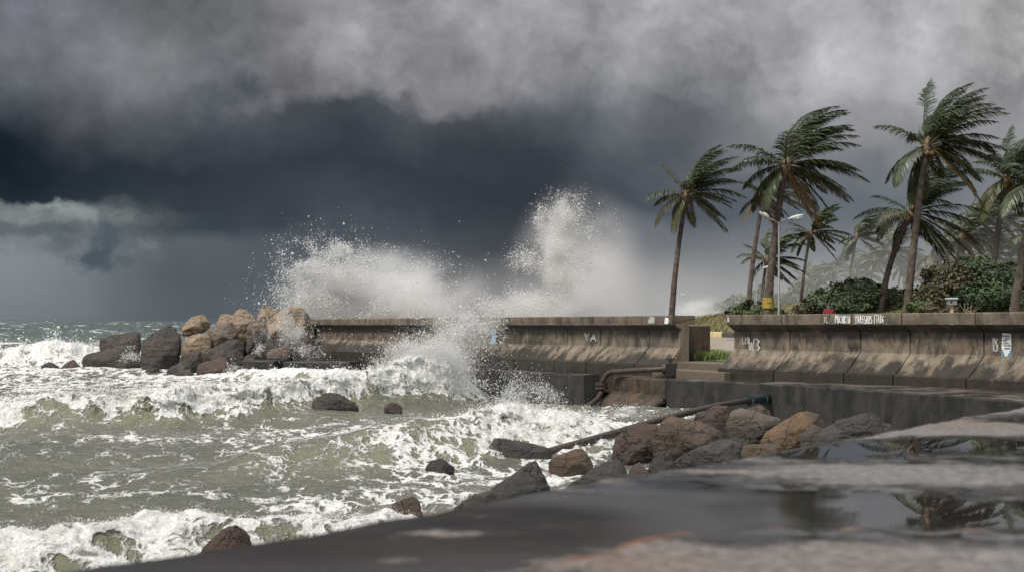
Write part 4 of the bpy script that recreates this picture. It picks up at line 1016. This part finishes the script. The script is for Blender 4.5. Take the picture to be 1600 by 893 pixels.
def leafmat(name, c1, c2, rough=.45, trans=.25, scale=1.3):
    m, n, b = newmat(name); p = worldpos(n); o = n.node('ShaderNodeObjectInfo').outputs['Random']
    k = n.noise(n.vm('ADD', p, n.comb(n.m('MULTIPLY', o, 30), 0, 0)), scale, 4, .7)
    c = n.mix(n.ss(k, .32, .68), c1, c2)
    n.put(b.inputs['Base Color'], c); b.inputs['Roughness'].default_value = rough
    return m
G1 = leafmat("grass_green", (.075, .105, .025), (.13, .15, .04), .6)
G2 = leafmat("grass_straw", (.22, .17, .085), (.30, .24, .13), .7)
G3 = leafmat("grass_rust", (.15, .075, .035), (.20, .13, .06), .7)
G4 = leafmat("grass_bright", (.10, .16, .025), (.16, .21, .045), .6)
def scatter(n, px0, px1, s0, s1, seed, dens=None):
    g = np.random.default_rng(seed); px = g.uniform(px0, px1, n); s = g.uniform(s0, s1, n); u = (px-800)/F
    a = (10.7+.878*s-u*(29.8+.478*s))/(.478+.878*u)
    X = 10.7-.478*a+.878*s; Y = 29.8+.878*a+.478*s
    if dens is not None:
        k = fbm(X*.4, Y*.4, X*0+seed, 3) > dens; X, Y = X[k], Y[k]
    return np.stack([X, Y, ground(X, Y)-.02], 1)
blades("dune_grass", scatter(26000, 1060, 1260, 19, 31, 1, -.4), .40, .022, [G2, G2, G1], 1, "straw and green grass on the bank across the road")
blades("dune_grass", scatter(60000, 1240, 1640, 18.6, 40, 2, -.35), .32, .020, [G1, G2, G3, G4], 2, "patchy green, straw and rust coloured grass on the dune under the palms")
g = np.random.default_rng(5); q = []
for i in range(7000):
    px = g.uniform(1085, 1146); Y = g.uniform(41.3, 50); w_ = 1-(px-1085)/61
    if Y < 41.6+8*w_*.9+g.normal(0, .3) and Y > 41.2:
        x = (px-800)/F*Y; q.append((x, Y, gz(x, Y)-.02))
blades("verge_grass", q, .25, .013, [G4, G4, G1], 3, "bright green tuft of grass beside the path at the top of the steps", (.3, 0))
q = scatter(2600, 1318, 1405, 19.4, 22.5, 8); blades("leafy_verge", q, .42, .05, [G4, G1], 8, "broad bladed light green plants just above the painted lettering", (.4, 0))

# striped kerb stones along the far side of the road
kb = None
ks = 18.25
m = MB(); m.box((0, 0, .09), .9, .30, .34); kerb0 = m.v, m.f
a = 33.0; i = 0
while a < 53:
    c = A0+TW*a-NO*ks; o = mk("kerb_stone", kerb0[0], kerb0[1], M_CREAM if i % 2 == 0 else M_KDARK) if i < 2 else (kb[i % 2]).copy()
    if i == 0: kb = [o]
    elif i == 1: kb.append(o)
    else: COL.objects.link(o)
    if i < 2: bevel(o, .04)
    o.location = (c.x, c.y, gz(c.x-.3, c.y)); o.rotation_euler = (0, 0, math.atan2(TW.y, TW.x))
    tag(o, ("cream painted kerb stone between black ones along the far side of the road" if i % 2 == 0 else "black painted kerb stone between cream ones along the far side of the road"), "kerb stone", "painted kerb stones")
    a += .98; i += 1

# ================================================================== palms
TRK = simple("palm_bark", (.078, .061, .049), .9, .55, 5, bumpd=.03)
TRKD = simple("palm_bark_dark", (.050, .040, .034), .9, .45, 5, bumpd=.03)
FG = leafmat("frond_green", (.018, .030, .010), (.050, .066, .022), .42)
FO = leafmat("frond_olive", (.034, .040, .012), (.076, .070, .022), .48)
FY = leafmat("frond_dry", (.13, .082, .026), (.20, .13, .05), .6)
HEART = simple("palm_fibre", (.135, .090, .052), .85, .5, 9)
RACH = simple("frond_stalk", (.13, .105, .04), .6, .4, 6)
def frond_geo(m, base, az, el, L, g, wind, grav, wl, droop=1.0, detail=1.0):
    d = Vector((math.cos(az)*math.cos(el), math.sin(az)*math.cos(el), math.sin(el)))
    n = 13; ds = L/n; p = Vector(base); pts = [p.copy()]; dirs = [d.copy()]
    for i in range(n):
        t = (i+1)/n
        d = (d+Vector((wind*ds*(.25+.95*t), wind*.12*ds, -grav*ds*(.2+1.1*t)))).normalized()
        p = p+d*ds; pts.append(p.copy()); dirs.append(d.copy())
    m.tube(pts, [lerp(.045, .008, (i/n)**.7)*L/3 for i in range(n+1)], 5, False)
    V = []; Fs = []; nl = int(62*detail)
    w = wl
    for j in range(nl):
        t = .12+.88*(j+g.uniform(-.3, .3))/nl; t = min(max(t, .1), .999)
        f = t*n; i = min(int(f), n-1); q = lerp(pts[i], pts[i+1], f-i); tg = dirs[min(i+1, n)]
        sd0 = tg.cross(Vector((0, 0, 1)))
        if sd0.length < .15: sd0 = Vector((0, 1, 0))
        sd0.normalize(); upv = sd0.cross(tg).normalized()
        ll = L*.27*(math.sin(math.pi*min(1, .12+.92*t**.85))**.6*.9+.12)*g.uniform(.8, 1.1)
        for sg in (-1, 1):
            dd = (sd0*sg*g.uniform(.6, 1.05)+tg*.8+upv*g.uniform(.05, .3)+Vector((wind*.85, .1, -.25*droop))).normalized()
            d2 = (dd+Vector((wind*.75, .05, -.62*droop))).normalized(); d3 = (d2+Vector((wind*.5, 0, -.75*droop))).normalized()
            wv = dd.cross(upv if abs(dd.dot(upv)) < .9 else sd0).normalized()*w*.5
            wv = (wv+Vector((0, 0, g.uniform(-.35, .35)*w))).normalized()*w*.5
            a1 = q+dd*ll*.36; a2 = a1+d2*ll*.34; a3 = a2+d3*ll*.32
            b_ = len(V); V += [q-wv*.5, q+wv*.5, a1-wv, a1+wv, a2-wv*.8, a2+wv*.8, a3]
            Fs += [(b_, b_+1, b_+3, b_+2), (b_+2, b_+3, b_+5, b_+4), (b_+4, b_+5, b_+6)]
    m.add(V, Fs)
def palm(label, base, top, bow, r0, r1, L, nf, seed, wind=.55, split=True, group="palms bending in the wind", detail=1.0, bark=None, left=True):
    g = random.Random(seed)
    root = empty("palm_tree", base, label, "palm tree", group)
    base = Vector(base); top = Vector(top); H = (top-base).length
    mid = lerp(base, top, .5)+Vector(bow)
    m = MB(); pts = []; rad = []; n = int(max(24, H*7))
    for i in range(n+1):
        t = i/n; q = (1-t)**2*base+2*t*(1-t)*mid+t*t*top
        pts.append(q+Vector((0, 0, -.25 if i == 0 else 0))); r = .87*lerp(r0, r1, t**.75)+r0*.32*math.exp(-t*H/.35)
        rad.append(r*(1+.06*((i % 2)*2-1)+g.uniform(-.035, .035)))
    m.tube(pts, rad, 12); m.build("trunk", bark or TRK, root, True)
    tdir = (pts[-1]-pts[-3]).normalized()
    # heart: swollen fibrous top with broken stalk boots and flower sheaths
    m = MB(); m.tube([top-tdir*.35, top-tdir*.05, top+tdir*.25, top+tdir*.6], [r1*1.05, r1*1.7, r1*1.3, .02], 10)
    for i in range(14):
        az = g.uniform(0, 6.28); e = g.uniform(-.1, 1.1); d = Vector((math.cos(az)*math.cos(e), math.sin(az)*math.cos(e), math.sin(e)))
        m.tube([top+d*r1*.6, top+d*(r1+g.uniform(.15, .5))], [.045, .015], 5)
    crown = m.build("crown", HEART, root)
    whole = {}
    for i in range(nf):
        t = (i/(nf-1))**1.25                                     # 0 young upright .. 1 old hanging
        az = i*2.39996+g.uniform(-.25, .25)
        el = lerp(1.45, -.78, t**1.05)+g.uniform(-.14, .14)
        cx = math.cos(az)
        if cx < -.2 and t < .30 and not (left and g.random() < .2): az = math.pi-az
        elif cx < -.2 and g.random() < .35: az = math.pi-az     # the gale has swept most windward fronds over
        if math.sin(az) < -.4 and t < .22: az = g.uniform(-.3, .9)
        if math.sin(az) < -.45 and t > .42: az = -.35-g.random()*.35 if math.cos(az) > -.1 else math.pi+.3+g.random()*.3
        lw = math.cos(az) < -.2
        wd = wind*(1.0 if not lw else .42)*lerp(1.05, .8, t)
        gr = lerp(.20, .50, t)*(1.0 if not lw else 1.5)
        Lf = L*g.uniform(.78, 1.12)*(1.0 if not lw else .80)*(1-.10*t)
        mat = FG if t < .55 else (FO if g.random() < .65 else FG)
        if t > .9 and g.random() < .35: mat = FY
        m = MB() if split else whole.setdefault(mat.name, (MB(), mat))[0]
        frond_geo(m, top+tdir*.12+Vector((math.cos(az), math.sin(az), 0))*r1*.7, az, el, Lf, g, wd, gr, .036*L/3 if detail >= 1 else .07*L/3, lerp(.55, 1.15, t), detail)
        if split: m.build("frond", mat, crown)
    for mm, mat in whole.values(): mm.build("frond_mass", mat, crown)
    return root
def at(px, py, Y): return P(px, py, Y)
def foot(px, Y): x = (px-800)/F*Y; return Vector((x, Y, gz(x, Y)-.05))
PALMS = [
 # label, base px, crown px,py, Y, bow(px-x m), r0,r1, L, nf, seed, wind
 ("leftmost palm, standing alone beyond the left wall with its trunk bowed left", 1048, 1073, 306, 75, (-.25,0,.2), .21, .13, 3.3, 34, 1, .44),
 ("tall thick palm with a yellow band on its trunk, behind the street lamp", 1198, 1228, 262, 65, (-.30,0,.2), .25, .15, 3.9, 40, 2, .46),
 ("slim palm leaning right just left of the banded palm", 1168, 1194, 306, 84, (-.3,0,.2), .19, .125, 3.0, 28, 3, .44),
 ("tallest palm, right of centre among the near ones, crown against pale cloud", 1415, 1448, 232, 62, (-.12,0,.2), .24, .14, 3.7, 36, 4, .36),
 ("shorter leaning palm directly left of the tallest one", 1374, 1422, 336, 67, (-.35,0,.3), .20, .13, 3.5, 32, 5, .45),
 ("palm with a dark trunk behind the dense bush at the right", 1546, 1572, 283, 74, (-.1,0,.2), .20, .13, 3.7, 32, 6, .36),
 ("rightmost near palm with a thick rough trunk leaving the frame", 1578, 1622, 292, 54, (-.15,0,.2), .245, .15, 3.4, 22, 7, .5),
]
roots = []
for lb, bx, cx, cy, Y, bow, r0, r1, L, nf, sd_, wd in PALMS:
    roots.append(palm(lb, foot(bx, Y), at(cx, cy, Y), bow, r0, r1, L, nf, sd_, wd, bark=TRKD if sd_ in (6,) else TRK, left=sd_ not in (2, 5)))
# yellow band
t2 = roots[1]; bp = at(1200.5, 473, 65); m = MB(); m.tube([bp+Vector((-.02, 0, -.24)), bp+Vector((.02, 0, .24))], [.262, .255], 14, False); m.tube([bp+Vector((-.03, 0, .24)), bp+Vector((-.02, 0, -.24))], [.245, .25], 14, False)
o = m.build("band", M_YEL, t2); m = MB(); m.box(bp+Vector((0, -.262, .02)), .16, .01, .03); m.build("writing", M_INK, o)
# coconuts in the tallest palm
cp = at(1448, 236, 62); m = MB()
for i in range(7):
    az = i*.9; m.tube([cp+Vector((math.cos(az)*.28, math.sin(az)*.28, -.25+j*.06)) for j in range(5)], [.03, .1, .12, .1, .03], 8)
m.build("coconuts", HEART, roots[3], True)

BACK = [
 ("small palm with a low crown behind the banded palm", 1190, 1198, 408, 108, .62), ("palm right of the street lamp, its frond hanging over the trunk", 1248, 1266, 366, 112, .5),
 ("hazy palm second from the street lamp on its right", 1318, 1338, 372, 140, .5), ("misty palm between the hazy one and the leaning palm", 1352, 1366, 408, 165, .5),
 ("misty palm just left of the leaning palm", 1384, 1398, 392, 160, .55), ("faint low palm far behind the sea grape bush", 1292, 1306, 420, 185, .5),
 ("hazy palm behind the trunk of the tallest palm", 1438, 1450, 402, 150, .5), ("broad hazy palm right of the tallest trunk", 1482, 1500, 372, 128, .52),
 ("hazy palm close behind the broad hazy one", 1512, 1524, 362, 140, .5), ("faint palm low between the broad hazy palm and the tallest trunk", 1462, 1470, 425, 180, .5),
 ("hazy palm left of the dark trunked palm", 1530, 1538, 402, 150, .45), ("palm standing behind at the right edge of the picture", 1592, 1592, 372, 118, .5),
 ("faint palm at the far right, lower than its neighbour", 1568, 1574, 408, 160, .5), ("faint palm standing farthest back on the left of the grove", 1276, 1284, 432, 195, .5),
 ("misty palm low behind the leaning palm trunk", 1410, 1416, 428, 190, .5), ("misty palm with a short crown above the dense bush", 1548, 1556, 428, 185, .5),
 ("pale palm above the sea grape bush, between two hazy ones", 1330, 1340, 428, 175, .5), ("faint palm crown just right of the leaning palm trunk", 1432, 1438, 420, 170, .5), ("hazy palm left of the broad hazy palm near the tallest trunk", 1470, 1480, 392, 150, .5),
 ("pale palm rising above the right end of the sea grape bush", 1396, 1404, 418, 175, .5), ("very faint palm low at the left edge of the grove", 1258, 1264, 440, 205, .5), ("faint palm between the dark trunked palm and the right edge", 1584, 1588, 432, 175, .5),
 ("large hazy palm rising above the dense bush, left of the dark trunk", 1500, 1514, 346, 150, .45), ("hazy palm whose crown peeps over the brown side of the dense bush", 1458, 1470, 378, 158, .5), ("hazy palm crossing behind the dark trunked palm", 1552, 1560, 342, 152, .45), ("hazy palm at the right edge behind the thick trunk", 1604, 1610, 350, 148, .45), ("low hazy palm just over the top of the dense bush", 1528, 1540, 392, 150, .5)]
protos = {}
for i, (lb, bx, cx, cy, Y, wd) in enumerate(BACK):
    b0 = foot(bx, Y); t0 = at(cx, cy, Y); H = t0.z-b0.z
    k = i % 4
    if k not in protos:
        protos[k] = (palm(lb, b0, t0, (-.3, 0, .2), .19, .12, 3.5, 24, 40+k, wd, split=False, group="palms far back in the mist", detail=.75), H)
    else:
        pr, H0 = protos[k]; r = pr.copy(); COL.objects.link(r); r.location = b0; sc = H/H0; sc = min(max(sc, .75), 1.3)
        r.location = b0+Vector((0, 0, H-H0*sc)); r.scale = (sc, sc*(1 if i % 3 else -1), sc); r["label"] = lb
        for ch in pr.children:
            c = ch.copy(); COL.objects.link(c); c.parent = r; c.matrix_parent_inverse = ch.matrix_parent_inverse.copy()
            for gch in ch.children:
                d = gch.copy(); COL.objects.link(d); d.parent = c

# ================================================================== bushes and undergrowth
L1 = leafmat("shrub_leaf", (.026, .046, .012), (.072, .108, .030), .6, scale=.9)
L2 = leafmat("shrub_leaf_dark", (.014, .032, .014), (.050, .085, .028), .6, scale=.9)
L3 = leafmat("shrub_leaf_brown", (.044, .036, .016), (.092, .074, .030), .55, scale=1.2)
TWIG = simple("bare_twig", (.22, .165, .115), .85, .35, 9)
def bush(name, label, lobes, n, size, mats, seed, ntw, twbox, group=None, cat="bush"):
    g = np.random.default_rng(seed); root = empty(name, tuple(lobes[0][0]), label, cat, group)
    gl = random.Random(seed+50); c_, r_, m__ = lobes[0]; extra = []
    if n > 5000:
        for c, r, mi in lobes:
            for _ in range(7):
                th = gl.uniform(-.2, 3.3); f_ = gl.uniform(.88, 1.12); rr_ = gl.uniform(.10, .24)*min(r[0], r[2])
                extra.append((Vector((c[0]+math.cos(th)*r[0]*f_, c[1]-r[1]*gl.uniform(0, .5), c[2]+math.sin(th)*r[2]*f_)), (rr_*1.5, rr_, rr_*1.1), gl.choice([mi, 0, 2])))
    lobes = list(lobes)+extra; pts = []
    wsum = sum(l[1][0]*l[1][2] for l in lobes)
    for c, r, mi in lobes:
        k = int(n*r[0]*r[2]/wsum); d = g.normal(size=(k, 3)); d /= np.linalg.norm(d, axis=1)[:, None]
        rad = g.uniform(.55, 1.0, k)**.6
        q = np.array(c)+d*rad[:, None]*np.array(r); q += (fbm(q[:, 0]*1.9, q[:, 1]*1.9, q[:, 2]*1.9, 4, .6)*.42)[:, None]*d*min(r)
        keep = fbm(q[:, 0]*1.3+seed, q[:, 1]*1.3, q[:, 2]*1.6, 3) > -.42
        gzv = ground(q[:, 0], q[:, 1]); keep &= q[:, 2] > gzv
        q = q[keep]; m_ = np.where(g.uniform(size=len(q)) < .8, mi, g.integers(0, len(mats), len(q))); pts.append((q, d[keep], m_))
    Q = np.concatenate([p_[0] for p_ in pts]); D = np.concatenate([p_[1] for p_ in pts]); MI = np.concatenate([p_[2] for p_ in pts])
    nn = len(Q); up = D*.6+np.array([0, 0, .8])+g.normal(0, .55, (nn, 3)); up /= np.linalg.norm(up, axis=1)[:, None]
    t = np.cross(up, g.normal(size=(nn, 3))); t /= np.linalg.norm(t, axis=1)[:, None]; s = np.cross(up, t)
    sz = size*g.uniform(.55, 1.35, nn)[:, None]
    V = np.stack([Q-t*sz, Q-t*sz*.2+s*sz*.62+up*sz*.08, Q+t*sz*.55+s*sz*.5, Q+t*sz, Q+t*sz*.5-s*sz*.5, Q-t*sz*.25-s*sz*.6+up*sz*.08], 1).reshape(-1, 3)
    i = np.arange(nn)*6
    Fs = np.concatenate([np.stack([i, i+1, i+5], 1), np.stack([i+1, i+2, i+5], 1), np.stack([i+2, i+4, i+5], 1), np.stack([i+2, i+3, i+4], 1)])
    o = mknp("foliage", V, Fs, mats, root); o.data.polygons.foreach_set("material_index", np.tile(MI, 4).astype(np.int32)) if len(o.data.polygons) == len(Fs) else None
    m = MB(); gg = random.Random(seed)
    for k in range(ntw):
        x = gg.uniform(twbox[0], twbox[1]); y = gg.uniform(twbox[2], twbox[3]); p_ = Vector((x, y, gz(x, y)-.05))
        d = Vector((gg.uniform(-.5, .8), gg.uniform(-.5, .3), 1)).normalized(); q = [p_]; h = gg.uniform(.5, 1)*twbox[4]
        for j in range(7):
            d = (d+Vector((gg.uniform(-.45, .5), gg.uniform(-.4, .4), gg.uniform(-.35, .25)))).normalized(); q.append(q[-1]+d*h/7)
        m.tube(q, [lerp(.034, .008, j/7) for j in range(8)], 5, False)
        for b_ in range(2):
            j = gg.randint(2, 5); e = (d+Vector((gg.uniform(-1, 1), gg.uniform(-.6, .6), gg.uniform(-.2, .9)))).normalized(); q2 = [q[j]]
            for z_ in range(3): e = (e+Vector((gg.uniform(-.4, .4), 0, gg.uniform(-.3, .3)))).normalized(); q2.append(q2[-1]+e*h*.12)
            m.tube(q2, [.016, .012, .009, .005], 4, False)
    m.build("twigs", TWIG, root)
    return root
def lobe(px, py, Y, rx, rz, ry, mi): c = P(px, py, Y); return (c, (rx/F*Y, ry, rz/F*Y), mi)
def tb(px0, px1, Y0, Y1, h): return ((px0-800)/F*Y0, (px1-800)/F*Y0, Y0, Y1, h)
bush("low_bush", "low dark green bush at the foot of the banded palm", [lobe(1172,490,72,34,17,1.4,0), lobe(1200,492,71,22,12,1.0,0), lobe(1150,495,73,14,8,.8,0)], 7000, .06, [L1, L2, L3], 3, 10, tb(1145, 1210, 70, 72, .6), "shrubs on the dune")
bush("sea_grape_bush", "wide wind-bent bush with bare twigs at its left end, beside the near street lamp", [lobe(1335,462,68,46,24,1.8,0), lobe(1290,472,67,34,18,1.4,0), lobe(1380,470,69,40,20,1.8,0), lobe(1420,474,70,34,20,1.5,0), lobe(1256,484,66,18,9,1.0,2), lobe(1345,448,69,22,12,1,0), lobe(1310,480,66,50,12,1.2,1)], 24000, .062, [L1, L2, L3], 4, 70, tb(1230, 1345, 64.5, 66, 1.15), "shrubs on the dune")
bush("dense_bush", "big dense dark bush with a brown twiggy left side, right of the tallest palm", [lobe(1520,432,62,44,28,2.0,1), lobe(1478,440,61,36,28,1.6,2), lobe(1560,440,63,40,26,2.0,1), lobe(1600,438,64,40,28,2.0,0), lobe(1535,462,60,60,20,1.6,1), lobe(1455,466,60,24,20,1.2,2), lobe(1510,420,62,26,17,1.4,0), lobe(1640,440,64,40,36,2.0,1), lobe(1590,468,60,40,14,1.4,0)], 30000, .066, [L1, L2, L3], 5, 110, tb(1438, 1515, 57.5, 59.5, 1.7), "shrubs on the dune")
bush("low_bush", "low bush with pale leaves between the two leaning palms at the right", [lobe(1436,478,58,20,9,.8,0), lobe(1450,482,57,16,6,.6,2)], 2400, .05, [L1, L2, L3], 6, 22, tb(1425, 1465, 56, 57.5, .6), "shrubs on the dune")
# far hazy wood behind the grove
lob = []
g = random.Random(9)
for i in range(44):
    px = g.uniform(1190, 1680); lob.append(lobe(px, g.uniform(462, 486)-max(0, px-1400)*.16, g.uniform(200, 240), g.uniform(10, 30), g.uniform(8, 24), 5, g.randint(0, 1)))
for px, py, rx, rz in ((1150,470,14,10),(1128,478,12,8),(1176,468,12,12),(1195,460,12,18),(1108,484,8,5)): lob.append(lobe(px, py, 230, rx, rz, 4, 0))
w = bush("distant_wood", "hazy mass of trees closing the view behind the palm grove", lob, 24000, .34, [L1, L2], 10, 1, (50, 51, 200, 201, 1)); w["kind"] = "stuff"; w["category"] = "wood"

# ================================================================== street furniture
def lamp(label, px, py_top, Y, two=True, scale=1.0):
    b0 = foot(px, Y); T = at(px, py_top, Y); root = empty("street_lamp", b0, label, "street lamp", "street lamps")
    m = MB(); m.tube([b0, b0+Vector((0, 0, .6)), b0+Vector((0, 0, .62)), T], [.07*scale, .065*scale, .052*scale, .038*scale], 10); m.build("pole", M_METAL, root, True)
    for sg in ((1, -1) if two else (1,)):
        e = T+Vector((sg*.42, -.1, .14))*scale
        m = MB(); m.tube([T+Vector((0, 0, -.12)), T+Vector((sg*.16, -.03, .05))*scale, e], .035*scale, 7); arm = m.build("arm", M_METAL, root, True)
        hd = Vector((sg*.62, -.15, .16)).normalized() if sg > 0 else Vector((-.5, -.12, .42)).normalized()
        e2 = e+hd*(.66 if sg > 0 else .4)*scale; m = MB()
        m.tube([e-hd*.05, e+hd*.15*scale, e+hd*(.42 if sg > 0 else .28)*scale, e2], [.035*scale, .075*scale, .085*scale, .03*scale], 10); head = m.build("lamp_head", M_WHITE, arm, True)
        m = MB(); c = e+hd*.40*scale+Vector((0, 0, -.09*scale)); m.tube([c-hd*.22*scale, c, c+hd*.22*scale], [.03*scale, .09*scale, .03*scale], 8); m.build("lens", M_GLASS, arm, True)
    return root
lamp("nearest street lamp with white heads on a grey pole, beside the banded palm", 1217, 347, 62)
lamp("smaller street lamp left of the banded palm, farther along the road", 1182, 422, 96, False, 1.0)
lamp("tiny faraway street lamp next to the leftmost palm trunk", 1058, 462, 150, True, .8)
# grey box on a post
b0 = foot(1487, 56); tp = P(1487, 474, 56); root = empty("meter_box", b0, "small grey box with a white lid on a wooden post, above the right wall", "post box")
m = MB(); m.box((b0.x, b0.y, (b0.z+tp.z)/2-.1), .11, .11, tp.z-b0.z+.2); m.build("post", M_WOOD, root)
m = MB(); m.box(tp+Vector((0, 0, .06)), .34, .30, .22); bx = m.build("box", M_GREYBOX, root); bevel(bx, .012)
m = MB(); m.tube([tp+Vector((-.06, -.16, .07)), tp+Vector((-.06, -.10, .07))], .045, 10); m.build("opening", M_BLACK, bx)
m = MB(); m.box(tp+Vector((0, 0, .20)), .44, .40, .06, taper=.94); bevel(m.build("lid", M_WHITE, root), .015)

# ================================================================== person on the road, seen over the wall
def person():
    Y = 60.0; x = (1294.5-800)/F*Y; z = gz(x, Y); H = 1.56; s = H/1.75
    base = Vector((x, Y, z))
    J = {'pel':(0,0,.95),'wa':(0,.01,1.10),'ch':(0,.03,1.34),'ne':(0,.03,1.49),'hb':(0,.02,1.56),'ht':(0,.01,1.70),
         'hl':(-.095,0,.90),'kl':(-.10,-.02,.50),'al':(-.10,.02,.08),'tl':(-.11,-.13,.035),'hr':(.095,0,.90),'kr':(.11,-.05,.50),'ar':(.12,.03,.08),'tr':(.13,-.12,.035),
         'sl':(-.18,.03,1.41),'el':(-.23,.05,1.13),'wl':(-.20,-.06,.90),'gl':(-.19,-.09,.82),'sr':(.18,.03,1.41),'er':(.24,.05,1.13),'wr':(.20,-.06,.90),'gr':(.19,-.09,.82)}
    R = {'pel':.13,'wa':.115,'ch':.135,'ne':.055,'hb':.075,'ht':.075,'hl':.09,'kl':.06,'al':.042,'tl':.035,'hr':.09,'kr':.06,'ar':.042,'tr':.035,'sl':.06,'el':.042,'wl':.03,'gl':.032,'sr':.06,'er':.042,'wr':.03,'gr':.032}
    ed = [('pel','wa'),('wa','ch'),('ch','ne'),('ne','hb'),('hb','ht'),('pel','hl'),('hl','kl'),('kl','al'),('al','tl'),('pel','hr'),('hr','kr'),('kr','ar'),('ar','tr'),('ch','sl'),('sl','el'),('el','wl'),('wl','gl'),('ch','sr'),('sr','er'),('er','wr'),('wr','gr')]
    def skin(name, joints, edges, grow, mat, parent, sub=2):
        ks_ = list(joints); me = bpy.data.meshes.new(name)
        me.from_pydata([base+Vector(J[k_])*s for k_ in ks_], [(ks_.index(a_), ks_.index(b_)) for a_, b_ in edges], [])
        o = link(name, me, mat, parent); md = o.modifiers.new("skin", 'SKIN'); o.modifiers.new("sub", 'SUBSURF').levels = sub; o.modifiers["sub"].render_levels = sub
        for v, k_ in zip(me.skin_vertices[0].data, ks_): v.radius = ((R[k_]+grow)*s, (R[k_]*(.78 if k_ in ('pel','wa','ch') else 1)+grow)*s)
        me.skin_vertices[0].data[0].use_root = True
        return o
    body = skin("person", J, ed, 0, M_SKIN, None)
    tag(body, "person in a red top standing on the road, seen over the right wall", "person")
    skin("top", ['wa','ch','ne','sl','el','sr','er','pel'], [('pel','wa'),('wa','ch'),('ch','ne'),('ch','sl'),('sl','el'),('ch','sr'),('sr','er')], .022, M_RED, body)
    skin("trousers", ['pel','hl','kl','al','hr','kr','ar'], [('pel','hl'),('hl','kl'),('kl','al'),('pel','hr'),('hr','kr'),('kr','ar')], .018, M_DENIM, body)
    m = MB(); c = base+Vector((0, .025, 1.665))*s; V, Fa = ico(3)
    m.add([c+Vector((v[0]*.092, v[1]*.098, v[2]*.095))*s for v in V if True], [tuple(f) for f in Fa if not (V[f].mean(0)[1] < -.35 and V[f].mean(0)[2] < .35)]); m.build("hair", M_HAIR, body, True)
person()

# ================================================================== drifting spray in the air
def mist(label, c, r, mat):
    V, Fa = ico(3); o = mknp("spray_mist", V*1.0, Fa, mat); o.location = c; o.scale = r
    return tag(o, label, "mist", "drifting spray", "stuff")
mist("soft white veil of spray drifting right from the left burst", P(600, 462, 71), (6.2, 4.0, 2.9), m_mist("mist_a", .60, 2.2, .42))
mist("pale veil of spray trailing right of the tall column", P(905, 425, 60), (3.4, 3.0, 4.2), m_mist("mist_b", .34, 2.2, .40))
mist("thin mist lying behind the wall between the bursts and the leftmost palm", P(930, 475, 84), (13, 8, 4.0), m_mist("mist_c", .05, 1.0, .36, .35))
mist("mist blowing through the feet of the far palms", P(1280, 455, 128), (24, 26, 6.5), m_mist("mist_d", .0075, .7, .36, .4))
mist("thin mist hanging in the palm grove at the right", P(1500, 430, 142), (26, 38, 8.5), m_mist("mist_e", .004, .6, .34, .5))
mist("white puff of surf seen through the gap beside the leftmost palm", P(1090, 487, 130), (3.4, 2.0, 2.0), m_mist("mist_f", .75, 3.0, .42, .05))
mist("dense white heart of the left burst", P(525, 450, 69), (2.3, 1.6, 2.0), m_mist("mist_g", 2.6, 4.5, .42))
mist("dense white heart of the tall column", P(872, 395, 56), (.85, .8, 2.5), m_mist("mist_h", 2.4, 5.0, .43))
mist("white spray at the foot of the tall column", P(815, 482, 53.5), (1.6, .9, .9), m_mist("mist_i", 1.0, 5.0, .42))
mist("white spray cloud over the heap of water at the ledge corner", P(672, 575, 43.6), (1.5, 1.0, .9), m_mist("mist_j", 3.5, 5.0, .40))
mist("thin spray hanging before the wall", P(715, 525, 48.5), (1.5, 1.0, 1.0), m_mist("mist_k", .7, 5.0, .44))
mist("solid white sheet of spray low over the far end of the wall", P(565, 478, 69.5), (3.4, 1.6, .95), m_mist("mist_l", 2.6, 3.0, .36, .2))
